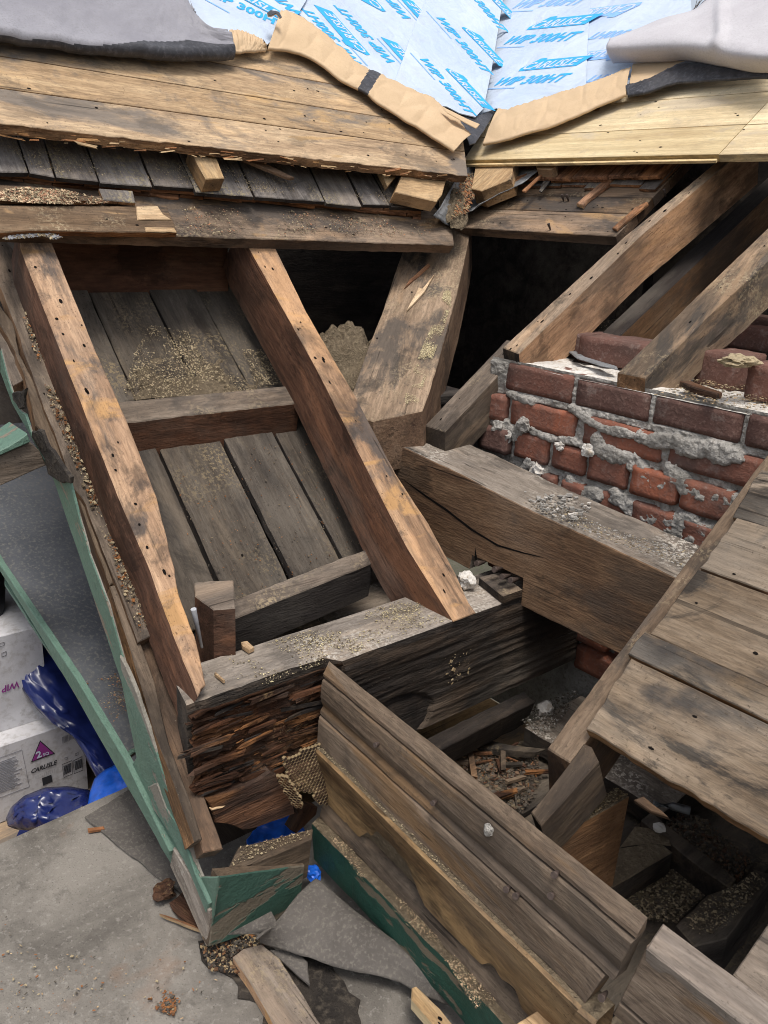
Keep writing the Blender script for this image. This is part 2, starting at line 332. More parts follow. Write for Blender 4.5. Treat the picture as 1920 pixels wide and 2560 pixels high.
def sheet(name, fn, nu, nv, mats, th=.0015, parent=None, mfn=None, closed=False, smooth=True):
    """A thin bent sheet given by a surface function, with real thickness."""
    bm = bmesh.new(); g = [[bm.verts.new(fn(i / nu, j / nv)) for j in range(nv + 1)] for i in range(nu + 1)]
    for i in range(nu):
        for j in range(nv):
            f = bm.faces.new((g[i][j], g[i + 1][j], g[i + 1][j + 1], g[i][j + 1])); f.smooth = smooth
            if mfn: f.material_index = mfn((i + .5) / nu, (j + .5) / nv)
    bm.normal_update()
    if th: 
        fs = bm.faces[:]; r = bmesh.ops.solidify(bm, geom=fs, thickness=th)
    me = bpy.data.meshes.new(name); bm.to_mesh(me); bm.free()
    return link(name, me, mats if isinstance(mats, list) else [mats], None, parent)
def rail(pts):
    ds = [0.0]
    for a, b in zip(pts, pts[1:]): ds.append(ds[-1] + (b - a).length)
    def f(t):
        s = t * ds[-1]
        for i in range(len(pts) - 1):
            if s <= ds[i + 1] or i == len(pts) - 2:
                k = (s - ds[i]) / max(1e-9, ds[i + 1] - ds[i]); return pts[i].lerp(pts[i + 1], min(1, max(0, k)))
    return f
def railS(pts):
    n = len(pts); q = [pts[0] * 2 - pts[1]] + pts + [pts[-1] * 2 - pts[-2]]
    out = []
    for i in range(1, n):
        a, b, c, d = q[i - 1], q[i], q[i + 1], q[i + 2]
        for k in range(12):
            t = k / 12; out.append(.5 * (2 * b + (c - a) * t + (2 * a - 5 * b + 4 * c - d) * t * t + (3 * b - a - 3 * c + d) * t ** 3))
    return rail(out + [pts[-1]])
def vor(p, s, o=0.0):
    d = noise.voronoi(V(p) * s + V((o, o * 2, o * .7)))[0]; return d[0], d[1] - d[0]
def nz(p, s, o=0.0): return noise.noise(V(p) * s + V((o, o * 1.7, o * .3)))
def fbm(p, s, o=0.0, k=4):
    r = 0; a = 1
    for i in range(k): r += a * nz(p, s, o + i * 3.1); s *= 2.1; a *= .5
    return r
def lump(name, cen, rad, mats, seed=0, parent=None, amp=.35, sub=3, flat=None):
    bm = bmesh.new(); bmesh.ops.create_icosphere(bm, subdivisions=sub, radius=1.0)
    for v in bm.verts:
        d = v.co.normalized(); k = 1 + amp * fbm(d, 1.3, seed) + amp * .4 * nz(d, 5, seed)
        v.co = V((d.x * rad[0], d.y * rad[1], d.z * rad[2])) * k
    me = bpy.data.meshes.new(name); bm.to_mesh(me); bm.free()
    return link(name, me, mats if isinstance(mats, list) else [mats], Matrix.Translation(cen), parent)
def chips(name, poly, n, size, mats, nrm, label, cat, dens=None, lift=.001, aspect=3.0, flat=.3, grain=None, parent=None, k=.27, mul=3.8, spread=6.283, amin=1.2):
    """Loose crumbs and shavings lying over an area: what nobody could count."""
    size *= k; n = int(n * mul)
    nn = nrm.normalized(); M = frame(sum(poly, V((0, 0, 0))) / len(poly), grain or (poly[1] - poly[0]), nn); Mi = M.inverted()
    lp = [Mi @ p for p in poly]; p2 = [(p.x, p.y) for p in lp]; xs = [p[0] for p in p2]; ys = [p[1] for p in p2]
    bm = bmesh.new(); t = 0; got = 0
    while got < n and t < n * 30:
        t += 1; x = random.uniform(min(xs), max(xs)); y = random.uniform(min(ys), max(ys))
        if not inside((x, y), p2): continue
        if dens and random.random() > dens(x, y): continue
        got += 1
        l = size * random.choice((.2, .25, .3, .3, .4, .5, .7, 1, 1.5, 2.6)) * random.uniform(.6, 1.3); wd = l / random.uniform(amin, aspect); h = wd * flat
        a = random.uniform(-.5, .5) * spread; ca, sa = math.cos(a), math.sin(a); tl = random.uniform(-.5, .5)
        c0 = V((x, y, lift + h * .5 + random.random() * h * .6)); vs_ = []
        for sz in (-1, 1):
            for sx, sy in ((-1, -1), (1, -1), (1, 1), (-1, 1)):
                lx, ly = sx * l * .5 * random.uniform(.6, 1), sy * wd * .5 * random.uniform(.5, 1)
                vs_.append(bm.verts.new(c0 + V((lx * ca - ly * sa, lx * sa + ly * ca, sz * h * .5 + lx * tl * .4))))
        mi = random.randrange(len(mats))
        for q in ((3, 2, 1, 0), (4, 5, 6, 7), (0, 1, 5, 4), (1, 2, 6, 5), (2, 3, 7, 6), (3, 0, 4, 7)):
            bm.faces.new([vs_[i] for i in q]).material_index = mi
    me = bpy.data.meshes.new(name); bm.to_mesh(me); bm.free()
    o = link(name, me, mats, M, parent); o['kind'] = 'stuff'
    return tag(o, label, cat) if not parent else o
def box(name, lo, hi, mats, parent=None, **kw):
    lo, hi = V(lo), V(hi)
    pts = [V((lo.x, lo.y, hi.z)), V((hi.x, lo.y, hi.z)), V((hi.x, hi.y, hi.z)), V((lo.x, hi.y, hi.z))]
    return slab(name, pts, hi.z - lo.z, mats, grain=kw.pop('grain', X), nrm=Z, parent=parent, **kw)
def tube(name, pts, r, mat, parent=None, sides=8, r2=None):
    bm = bmesh.new(); rings = []
    for i, p in enumerate(pts):
        d = (pts[min(i + 1, len(pts) - 1)] - pts[max(i - 1, 0)]).normalized()
        u = d.orthogonal().normalized(); v = d.cross(u); rr = r + ((r2 if r2 is not None else r) - r) * i / max(1, len(pts) - 1)
        rings.append([bm.verts.new(p + (u * math.cos(6.2832 * k / sides) + v * math.sin(6.2832 * k / sides)) * rr) for k in range(sides)])
    for a, b in zip(rings, rings[1:]):
        for k in range(sides): bm.faces.new((a[k], a[(k + 1) % sides], b[(k + 1) % sides], b[k])).smooth = True
    bm.faces.new(rings[0][::-1]); bm.faces.new(rings[-1])
    me = bpy.data.meshes.new(name); bm.to_mesh(me); bm.free()
    return link(name, me, [mat], None, parent)
def nail(base, d, ln, label, mat=None, r=.0022, group=None):
    a, b = base, base + d.normalized() * ln
    o = tube('nail', [a, b - d.normalized() * .002, b - d.normalized() * .0019, b], r, mat or M_iron, sides=7)
    me = o.data; dn = d.normalized()
    for v in me.vertices:
        t = (v.co - a).dot(dn)
        if t > ln - .0025: v.co = a + dn * t + (v.co - a - dn * t) * 2.3
    return tag(o, label, 'nail', group)
def text(body, size, org, dx, up, mat, name='printed_lettering', parent=None, shear=.0, bold=.0, thick=.0004, width=1.0, align='LEFT'):
    cu = bpy.data.curves.new('t', 'FONT'); cu.body = body; cu.size = size; cu.shear = shear; cu.offset = bold; cu.extrude = thick; cu.resolution_u = 3; cu.align_x = align
    to = bpy.data.objects.new('t', cu); C.objects.link(to)
    dg = bpy.context.evaluated_depsgraph_get(); me = bpy.data.meshes.new_from_object(to.evaluated_get(dg)); bpy.data.objects.remove(to); bpy.data.curves.remove(cu)
    dx = dx.normalized(); n = dx.cross(up).normalized(); up = n.cross(dx)
    M = Matrix(((dx.x * width, up.x, n.x, org.x), (dx.y * width, up.y, n.y, org.y), (dx.z * width, up.z, n.z, org.z), (0, 0, 0, 1)))
    me.transform(M); me.materials.clear()
    return link(name, me, [mat], None, parent)
def flat(name, pts, th, mat, nrm, parent=None): return slab(name, pts, th, mat, nrm=nrm, parent=parent, jit=0, bev=0, step=5)
exec_parts = []
#@@PARTS
def D(p, d): return ray(*p) * (d / SRC_F)
def OX(o, pl=None): return o
# ================================================================ SETTING
tag(slab('ground', [V((-60, -60, -4.6)), V((60, -60, -4.6)), V((60, 60, -4.6)), V((-60, 60, -4.6))], .05, M_grass, nrm=Z, jit=0, step=200, bev=0), kind='structure')
tag(slab('lower_floor', [V((-2.6, 1.2, -1.5)), V((1.9, 1.2, -1.5)), V((1.9, 4.2, -1.5)), V((-2.6, 4.2, -1.5))], .03, M_sht, grain=X, nrm=Z, step=.5, jit=0), kind='structure')
tag(slab('roof_deck', [V((-1.8, 1.255, -1.15)), V((.62, 1.424, -1.15)), V((.62, 1.15, -1.15)), V((.95, 1.15, -1.15)), V((.95, -1.6, -1.15)), V((-1.8, -1.6, -1.15))], .03, M_memg, grain=X, nrm=Z, step=.04, jit=.002), kind='structure')
tag(slab('deck_support', [V((-1.7, 1.2, -1.185)), V((.6, 1.36, -1.185)), V((.6, 1.1, -1.185)), V((.9, 1.1, -1.185)), V((.9, -1.5, -1.185)), V((-1.7, -1.5, -1.185))], .30, M_dark, grain=X, nrm=Z, jit=0, step=1), kind='structure')
# darker overlapping membrane and a wet dirt patch on the deck
tag(slab('roofing_felt', on(HZ(-1.143), T7((350, 335), (420, 390), (550, 500), (640, 570), (760, 655), (860, 790), (760, 560), (600, 330), (535, 222))), .004, M_felt, nrm=Z, jit=.003, bev=.0005),
    'dark grey membrane sheet lapped over the deck beside the mint green corner', 'roofing sheet')
tag(slab('wet_dirt', on(HZ(-1.146), T7((820, 850), (860, 960), (960, 1010), (1040, 1090), (1130, 1230), (1500, 1230), (1450, 1060), (1370, 940), (1240, 900), (1100, 830), (960, 830))), .003, M_stain, nrm=Z, jit=.02, bev=0, rough={i: .025 for i in range(11)}), kind='stuff', label='wet black dirt spread on the deck below the green corner', cat='dirt')
# attic behind the opening
at = root('attic_room', (1.9, 2.4, -.8), 'dark unlit attic space behind the opened roof valley', 'attic')
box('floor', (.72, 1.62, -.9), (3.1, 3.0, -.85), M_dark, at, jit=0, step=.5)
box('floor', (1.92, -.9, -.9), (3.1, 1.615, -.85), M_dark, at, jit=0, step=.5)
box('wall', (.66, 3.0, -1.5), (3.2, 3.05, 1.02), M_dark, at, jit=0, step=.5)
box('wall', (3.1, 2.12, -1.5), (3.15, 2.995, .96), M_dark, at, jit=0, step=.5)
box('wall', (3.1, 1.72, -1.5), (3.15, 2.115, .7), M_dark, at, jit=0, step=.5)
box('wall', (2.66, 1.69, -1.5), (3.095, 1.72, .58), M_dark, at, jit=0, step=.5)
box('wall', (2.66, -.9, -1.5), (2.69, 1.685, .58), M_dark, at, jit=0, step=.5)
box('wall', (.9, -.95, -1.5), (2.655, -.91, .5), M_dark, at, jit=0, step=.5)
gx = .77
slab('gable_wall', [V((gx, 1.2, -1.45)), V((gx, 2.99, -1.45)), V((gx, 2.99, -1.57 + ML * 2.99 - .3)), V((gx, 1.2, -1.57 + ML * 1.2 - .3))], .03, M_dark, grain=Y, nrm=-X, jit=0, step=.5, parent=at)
# reddish siding of the gable seen under the rake
tag(slab('siding_wall', [V((.25, 2.5, -1.48)), V((.675, 2.5, -1.48)), V((.675, 2.5, .2)), V((.25, 2.5, .2))], .02, M_sid, grain=X, nrm=-Y, jit=0),
    'strip of dark red siding wall glimpsed beyond the mint green rake', 'wall')
# ================================================================ LEFT RAFTERS
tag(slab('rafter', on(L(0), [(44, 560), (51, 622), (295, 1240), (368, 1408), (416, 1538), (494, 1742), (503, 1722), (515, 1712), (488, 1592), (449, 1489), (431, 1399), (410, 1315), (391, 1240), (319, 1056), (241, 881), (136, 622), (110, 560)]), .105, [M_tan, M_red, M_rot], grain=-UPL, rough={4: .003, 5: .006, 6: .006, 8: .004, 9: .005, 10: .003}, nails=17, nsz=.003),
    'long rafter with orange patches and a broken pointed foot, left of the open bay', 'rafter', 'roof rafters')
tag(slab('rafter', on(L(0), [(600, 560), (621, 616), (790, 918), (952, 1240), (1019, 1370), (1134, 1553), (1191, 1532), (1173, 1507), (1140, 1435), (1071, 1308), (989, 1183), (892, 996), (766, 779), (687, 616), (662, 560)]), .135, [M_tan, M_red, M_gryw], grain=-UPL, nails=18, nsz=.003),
    'rafter with a dark red side standing on the sill, right of the open bay', 'rafter', 'roof rafters')
# blocking between them
b0, b1 = P(T3((500, 722))[0], L(-.13)), P(T3((1235, 668))[0], L(-.13))
yb = (b0.y + b1.y) / 2; zb_ = (b0.z + b1.z) / 2
tag(slab('blocking', [V((.625, yb - .030, zb_ - .022)), V((1.1, yb - .030, zb_ - .022)), V((1.1, yb + .012, zb_ + .012)), V((.625, yb + .012, zb_ + .012))], .1, [M_gryw, M_dark if 0 else M_red, M_red], grain=X, ext=V((0, .015, -.088)), rough={0: .004}),
    'upper cross block wedged between the two rafters with a dark red face', 'blocking', 'cross blocks in the open bay')
c0 = P(T5((975, 500))[0], L(-.13)); c1 = P(T5((1545, 275))[0], L(-.13)); c2 = P(T5((1550, 342))[0], L(-.13)); c3 = P(T5((985, 575))[0], L(-.13))
tag(slab('blocking', [c0 + V((-.02, 0, 0)), c1, c2, c3 + V((-.02, 0, 0))], .08, [M_gryw, M_dark, M_red], grain=X, ext=V((0, .012, -.085)), rough={2: .004}),
    'lower cross block with a split front edge behind the sill', 'blocking', 'cross blocks in the open bay')
# sloping planks under the bay (boards run up the slope)
fl = L(-.185)
xs = [.64, .752, .90, 1.03, 1.2]
def ypt(x, y, o): return V((x, y, (DL + o) / NL.z + ML * y))
bay = root('bay_planking', ypt(.9, 1.5, -.2), 'sooty sloping planks under the open bay between the two rafters', 'planking')
for i in range(4):
    a, b = xs[i] + .0012, xs[i + 1] - .0012; s = .012 * (i - 1.5)
    slab('plank', [ypt(a + s, 1.275, -.185 - .004 * (i % 2)), ypt(b + s, 1.275, -.185 - .004 * (i % 2)), ypt(b, 1.99, -.185 - .004 * (i % 2)), ypt(a, 1.99, -.185 - .004 * (i % 2))], .02, [M_floor, M_dark, M_dark], grain=UPL, jit=.002, parent=bay, nails=3)
tag(slab('header', [V((.66, 1.945, -.255)), V((1.12, 1.945, -.255)), V((1.12, 1.945, -.045)), V((.66, 1.945, -.045))], .04, M_red, grain=X, nrm=-Y),
    'dark header board across the top of the open bay under the eave board', 'board')
# small post and pieces behind the sill
tag(slab('post_stub', on(HZ(-.64), T5((805, 425), (870, 418), (968, 415), (975, 530), (885, 537), (808, 480))), .2, [M_gryw, M_red, M_red], grain=X, nrm=Z, ext=V((.0, .0, -.2)), jit=.0025),
    'short reddish post stub with a grey top behind the sill', 'post')
tag(slab('floor_board', [V((.62, 1.24, -.965)), V((1.12, 1.24, -.965)), V((1.12, 1.75, -.95)), V((.62, 1.75, -.95))], .02, M_floor, grain=X, nrm=Z),
    'sooty ceiling board deep behind the sill', 'board')
tag(slab('floor_board', [V((1.125, 1.24, -.955)), V((1.6, 1.24, -.955)), V((1.6, 1.65, -.94)), V((1.125, 1.65, -.94))], .02, M_bbt, grain=X, nrm=Z),
    'paler grey ceiling board deep behind the sill', 'board')
nail(P(T5((838, 695))[0], HY(1.13)), P(T5((812, 578))[0], HY(1.13)) - P(T5((838, 695))[0], HY(1.13)), .078, 'bent steel nail leaning against the post stub', M_steel)
tag(slab('wood_cleat', on(L(-.125), T5((690, 620), (720, 640), (770, 780), (705, 780))), .1, [M_red, M_dark, M_red], grain=-UPL), 'dark red cleat beside the broken rafter foot', 'cleat')
# ================================================================ SILL
SY0, SY1, SZ, SZB = 1.006, 1.14, -.7316, -.955
sill = root('sill_beam', (.9, 1.07, SZB), 'heavy charred sill beam with its left front rotted away', 'beam')
slab('beam_body', [V((.515, SY0 + .03, SZ)), V((.78, SY0 + .03, SZ)), V((.80, SY0, SZ)), V((1.5, SY0, SZ)), V((1.5, SY1, SZ)), V((.57, SY1, SZ)), V((.53, SY1 - .04, SZ))], SZ - SZB, [M_bbt, M_char, M_char], grain=X, nrm=Z, parent=sill, jit=.002, rough={0: .006, 1: .004})
def rotf(u, v):
    x = .512 + u * .285; s = 1 - v
    la_ = abs(fbm((x * 1.6, v * 7 + x * 1.2, 1.0), 1, 5)); vw = v + .07 * fbm((x * 2, v * 5, 4.0), 1, 3); lb2 = abs(fbm((x * 3, vw * 19 + x * 3, 2.0), 1, 7)) * (.4 + 1.2 * max(0, .5 + fbm((x * 6, v * 6, 0), 1, 9)))
    c1, c2_ = vor((x * 6, v * 17 + x * 3, 0), 1.0, 2); c3, c4 = vor((x * 16, v * 44 + x * 5, 0), 1.0, 5)
    dpt = .010 + .013 * la_ + .006 * lb2 + .012 * v * (1 - v) + .016 * (nz((math.floor(c1 * 3), 1.3, c2_ * .5), 1.7) * .5) + .006 * (.5 - min(.5, c4)) + .006 * max(0, .3 - c2_) * 3 - .003 * fbm((x * 60, v * 80, 0), 1, 2)
    dpt = .012 + (dpt - .012) * .38
    for vc, dp_ in ((.10, .012), (.22, .008), (.36, .014), (.5, .007), (.63, .013), (.8, .010)):
        q_ = (v - vc - .03 * fbm((x * 4, vc * 9, 0), 1, 6)) / .012
        if abs(q_) < 2.5: dpt += dp_ * math.exp(-q_ * q_) * max(0, .55 + fbm((x * 5, vc * 20, 0), 1, 3) * 1.4)
    dpt += .02 * max(0, fbm((x * 9, v * 5, 2), 1, 9))
    if v < .04: dpt = min(dpt, .004)
    edge = min(u, 1 - u); dpt -= .006 * (1 - min(1, edge / .06))
    zz = SZ - .001 - v * (.165 + .045 * u + .02 * fbm((x * 14, 0, 0), 1, 4)) + .004 * nz((x * 40, v * 3, 0), 1)
    if v < .03: zz = SZ - .001 - v * .05
    return V((x + .003 * nz((x * 30, v * 40, 0), 1), SY0 - .004 + dpt * .9, zz))
sheet('rotten_face', rotf, 130, 120, M_rot, 0, sill)
def charf(u, v):
    x = .802 + u * .70; zz = SZ - .012 - v * .208
    d = .004 * fbm((x * 4, v * 18, 0), 1, 2) - .003
    hx = (x - .93) / .085; hz_ = (v - .80) / .24; r = hx * hx + hz_ * hz_
    if r < 1.6: d += .045 * max(0, 1 - r / 1.5) * (1 + .5 * fbm((x * 30, v * 9, 0), 1, 8))
    hx = (x - 1.09) / .06; hz_ = (v - .52) / .16; r = hx * hx + hz_ * hz_
    if r < 1: d -= .006 * (1 - r) * abs(fbm((x * 40, v * 12, 0), 1, 8))
    return V((x, SY0 - .004 + d, zz))
chips('rot_fibres', [V((.52, SY0 + .002, -.745)), V((.79, SY0 + .002, -.745)), V((.79, SY0 + .006, -.935)), V((.52, SY0 + .006, -.915))], 420, .042, [M_rot, M_char, M_rot, M_rot, M_red, M_dark], V((0, -1, .05)), None, None, aspect=16, amin=7, flat=.6, k=.75, mul=1, spread=.2, grain=X, parent=sill)
sheet('charred_face', charf, 150, 60, M_char, 0, sill)
chips('rot_crumbs', [V((.86, SY0 - .002 + .03, -.90)), V((1.0, SY0 + .026, -.90)), V((1.0, SY0 + .035, -.955)), V((.86, SY0 + .035, -.955))], 420, .009, [M_saw, M_chipr, M_nest], V((0, -.5, 1)), 'crumbled rotten wood spilling out of the cavity in the sill', 'wood crumbs', grain=X)
chips('white_fungus', [V((1.05, SY0 - .01, -.80)), V((1.13, SY0 - .01, -.80)), V((1.12, SY0 - .01, -.86)), V((1.06, SY0 - .01, -.87))], 60, .012, [M_sawp, M_nest], V((0, -1, .1)), 'pale peeling flakes on the charred sill face', 'flakes', grain=X, k=.3, mul=1.5)
tag(slab('rotten_board', on(HY(.992), Z5((265, 1690), (600, 1550), (790, 1440), (960, 1640), (1000, 1790), (880, 1840), (700, 1900), (560, 1930), (430, 1880), (330, 1870))), .03, M_rot, grain=X, nrm=-Y, jit=.004, rough={5: .008, 6: .012, 7: .012, 8: .01, 9: .008}),
    'loose rotten board with a ragged lower edge below the sill', 'board')
tag(slab('splinter', on(HY(.99), Z5((290, 1755), (340, 1738), (418, 1728), (390, 1748), (300, 1770))), .006, M_blk, grain=X), 'pale splinter stuck on the rotten board', 'splinter')
# comb of a wasp nest
def comb(name, cen, ux, uy, cols, rows, r, keep, label):
    n_ = ux.cross(uy).normalized(); bm = bmesh.new()
    for j in range(rows):
        for i in range(cols):
            cx, cy = (i + .5 * (j % 2)) * r * 1.74, j * r * 1.5
            if not keep(cx, cy): continue
            c = cen + ux * cx + uy * cy + n_ * (.004 * math.sin(cx * 60) + .003 * nz((cx * 50, cy * 50, 0), 1))
            dp = r * 1.6
            o = [c + (ux * math.sin(k * 1.0472) + uy * math.cos(k * 1.0472)) * r * 1.0 for k in range(6)]
            q = [c + (ux * math.sin(k * 1.0472) + uy * math.cos(k * 1.0472)) * r * .74 for k in range(6)]
            d = [p - n_ * dp for p in q]; e = [p - n_ * dp for p in o]
            vo, vq, vd, ve = [[bm.verts.new(p) for p in s] for s in (o, q, d, e)]
            for k in range(6):
                l = (k + 1) % 6
                bm.faces.new((vo[k], vo[l], vq[l], vq[k])); bm.faces.new((vq[k], vq[l], vd[l], vd[k])); bm.faces.new((vo[l], vo[k], ve[k], ve[l]))
            bm.faces.new(vd).material_index = 1  # cell bottoms take a darker colour, painting in the shade of the holes
            for f in bm.faces[-7:]:
                pass
    me = bpy.data.meshes.new(name); bm.to_mesh(me); bm.free()
    return tag(link(name, me, [M_nest, M_rot]), label, 'wasp nest', 'pieces of wasp comb')
p = on(HY(.992), Z5((900, 1320), (1140, 1230), (1190, 1720), (870, 1420)))
ux = (V((1, -.05, .05))).normalized(); uy = V((.05, -.12, -1)).normalized()
W_, H_ = .062, .125
comb('wasp_comb', P(Z5((880, 1340))[0], HY(.985)), ux, uy, 19, 21, .0039, lambda x, y: x < .079 and inside((x, y), [(0.004, -.004), (.02, .004), (.045, -.002), (.08, -.01), (.08, .1), (.075, .118), (.058, .108), (.05, .085), (.03, .075), (.012, .05)]),
     'tan paper wasp comb hanging in the corner beside the cornice')
comb('wasp_comb', P(Z5((835, 1450))[0], HY(.978)), V((.75, -.6, -.2)).normalized(), V((.35, -.1, -.95)).normalized(), 7, 16, .0039, lambda x, y: inside((x, y), [(0.002, 0), (.018, .005), (.025, .05), (.022, .082), (.008, .078), (0, .03)]),
     'small broken wasp comb piece folded below the larger comb')
# ================================================================ BIG BEAM
xb = 1.2755
tag(slab('timber_beam', [V((xb, 1.62, -.486)), V((xb, 1.25, -.512)), V((xb, 1.03, -.537)), V((xb, .45, -.58)), V((xb, .45, -.757)), V((xb, 1.003, -.752)), V((xb, 1.006, -.69)), V((xb, 1.155, -.69)), V((xb, 1.16, -.725)), V((xb, 1.62, -.71))][::1], .16, [M_bb, M_bbt, M_bbt], grain=-Y, nrm=-X, ext=V((.15, 0, .01)), jit=.002, rough={4: .002}),
    'massive brown timber beam with a knot and a long crack below the brick wall', 'beam')
bb_ = [o for o in C.objects if o.name == 'timber_beam'][0]
def bchild(name, px, th, mat, **k):
    o = slab(name, [p + V((-.0006, 0, 0)) for p in on(HX(xb), px)], th, mat, nrm=-X, bev=0, **k); mw = o.matrix_world.copy(); o.parent = bb_; o.matrix_parent_inverse = bb_.matrix_world.inverted(); return o
bpy.context.view_layer.update()
bchild('crack', T6((150, 0), (240, 62), (330, 122), (430, 200), (540, 268), (640, 298), (730, 322), (640, 304), (538, 276), (426, 208), (326, 130), (236, 68)), .001, M_hole, jit=.0012)
bchild('crack', T6((445, 280), (452, 320), (448, 345), (443, 320)), .001, M_hole, jit=.0005)
tag(slab('shim_block', on(HZ(-.712), T6((462, 402), (545, 382), (640, 452), (560, 480))), .018, [M_gryw, M_char, M_char], grain=X, nrm=Z), 'dark shim block on the sill under the notched beam', 'shim')
for q, lb in (((447, 345), 'first rusty nail from the left on the shim under the beam'), ((520, 370), 'second rusty nail from the left on the shim under the beam'), ((552, 400), 'third rusty nail from the left on the shim under the beam'), ((587, 415), 'rightmost rusty nail on the shim under the beam')):
    a = P(T6(q)[0], HX(1.245)); nail(a + V((.028, 0, -.004)), V((-1, -.1, .15)), .03, lb, M_iron, .003, 'nails over the shim')
tag(lump('mortar_chunk', P(T6((403, 415))[0], HZ(-.71)), (.017, .02, .018), M_mortw, 5, amp=.5), 'white mortar chunk beside the heel of the rafter on the sill', 'mortar chunk')
# ================================================================ VALLEY AND RIGHT RAFTERS
b0 = V((1.2, 1.441, -.434)); VD = V((1, .81, .63)).normalized(); HD = V((1, -1, .04)).normalized()
nV = HD.cross(VD).normalized(); nV = -nV if nV.dot(-b0) < 0 else nV
PV = (nV, nV.dot(b0))
tag(slab('valley_rafter', on(PV, [(1040, 560), (1020, 592), (985, 690), (960, 770), (920, 870), (880, 985), (888, 1040), (932, 1053), (1056, 1027), (1074, 978), (1091, 918), (1120, 815), (1143, 730), (1160, 655), (1173, 592), (1178, 560)]), .13, [M_tan2, M_bb, M_bb], grain=-VD, ext=V((.02, .0, -.13)), rough={9: .003, 10: .003}, jit=.001, nails=5),
    'wide valley plank with a streak of pale sawdust running down into the dark', 'rafter')
chips('sawdust_streak', [p + nV * .002 for p in on(PV, T4((320, 240), (345, 250), (345, 310), (300, 440), (235, 620), (200, 740), (145, 748), (160, 660), (225, 480), (270, 380)))], 4200, .006, [M_sawy, M_sawp], nV, 'streak of pale yellow sawdust down the valley plank', 'sawdust', k=.17, flat=.2, dens=lambda x, y: max(0, .12 + 1.5 * fbm((x * 16, y * 16, 0), 1, 2)))
tag(slab('wood_splinter', [p + nV * .006 for p in on(PV, T4((150, 240), (170, 205), (250, 135), (258, 145), (190, 205)))], .005, M_ced, nrm=nV, jit=.001), 'red splinter lying on the valley plank', 'splinter', 'splinters on the valley plank')
tag(slab('wood_splinter', [p + nV * .008 for p in on(PV, T4((160, 335), (205, 250), (210, 240), (225, 245), (275, 185), (235, 255), (195, 300)))], .006, M_blk, nrm=nV, jit=.001), 'pale yellow splinter lying on the valley plank', 'splinter', 'splinters on the valley plank')
# jack rafter tail
tag(slab('rafter_tail', [V((1.60, 1.402, -.262)), V((1.60, 1.332, -.262)), V((1.338, 1.332, -.4535)), V((1.338, 1.402, -.4535))], .1, [M_gryw, M_grys, M_grys], grain=-UPR, ext=V((.012, .0, -.108)), nails=3),
    'grey rafter tail with a nailed end face left of the brick wall', 'rafter', 'roof rafters')
# rafters A and B
def rpt(y, x, o): return V((x, y, (DR + o) / NR.z + MR * x))
tag(slab('rafter', on(R(.05), [(1257, 869), (1297, 884), (1600, 590), (1812, 413), (1900, 338), (1860, 338), (1791, 405), (1700, 480), (1560, 592), (1370, 765)]), .11, [M_tan2, M_org, M_char], grain=-UPR, ext=V((.035, 0, -.115)), nails=14, nsz=.003, jit=.0015),
    'orange sided rafter with a knot rising from the corner of the brick wall', 'rafter', 'roof rafters')
tag(slab('rafter', on(R(.05), T4((1035, 583), (1150, 605), (1400, 360), (1659, 120), (1900, -100), (1850, -180), (1659, -18), (1340, 290), (1200, 425))), .11, [M_tan2, M_tan2, M_org], grain=-UPR, ext=V((.02, 0, -.11)), nails=9, jit=.002),
    'weathered square ended rafter resting on the brick wall at the right edge', 'rafter', 'roof rafters')
tag(slab('ceiling_joist', [V((1.66, 1.245, -.30)), V((1.66, 1.19, -.30)), V((2.62, 1.19, .27)), V((2.62, 1.245, .27))], .12, [M_dark, M_bb, M_dark], grain=X, ext=V((.03, 0, -.13))),
    'dark sooty rafter half hidden behind the orange sided rafter', 'rafter', 'roof rafters')
# ================================================================ BRICK WALL
wall = root('brick_wall', (1.6, .8, -1.2), 'old red brick wall with squeezed grey mortar between the beam and the rafters', 'wall')
random.seed(11)
XW = 1.5
def brick_bm(bm, lay, lo, hi, tone, rr=.005, sd=0):
    lo, hi = V(lo), V(hi); cen = (lo + hi) / 2; hs_ = (hi - lo) / 2
    t = bmesh.new(); bmesh.ops.create_cube(t, size=2.0)
    for v in t.verts: v.co = V((v.co.x * hs_.x, v.co.y * hs_.y, v.co.z * hs_.z))
    bmesh.ops.bevel(t, geom=t.edges[:], offset=rr, segments=2, affect='EDGES')
    bmesh.ops.subdivide_edges(t, edges=[e for e in t.edges if e.calc_length() > .03], cuts=5, use_grid_fill=True)
    mp = {}
    for v in t.verts:
        p = v.co + V((nz(v.co, 30, sd), nz(v.co, 30, sd + 9), nz(v.co, 30, sd + 20))) * .0025 + V((nz(v.co, 90, sd), nz(v.co, 90, sd + 3), nz(v.co, 90, sd + 5))) * .0014
        mp[v] = bm.verts.new(cen + p); mp[v][lay] = tone
    for f in t.faces: bm.faces.new([mp[v] for v in f.verts]).smooth = True
    t.free()
bm = bmesh.new(); lay = bm.verts.layers.float.new('tone')
CH, PT = .061, .0765
def row(k): 
    zt = -.300 - k * PT; return zt - CH, zt
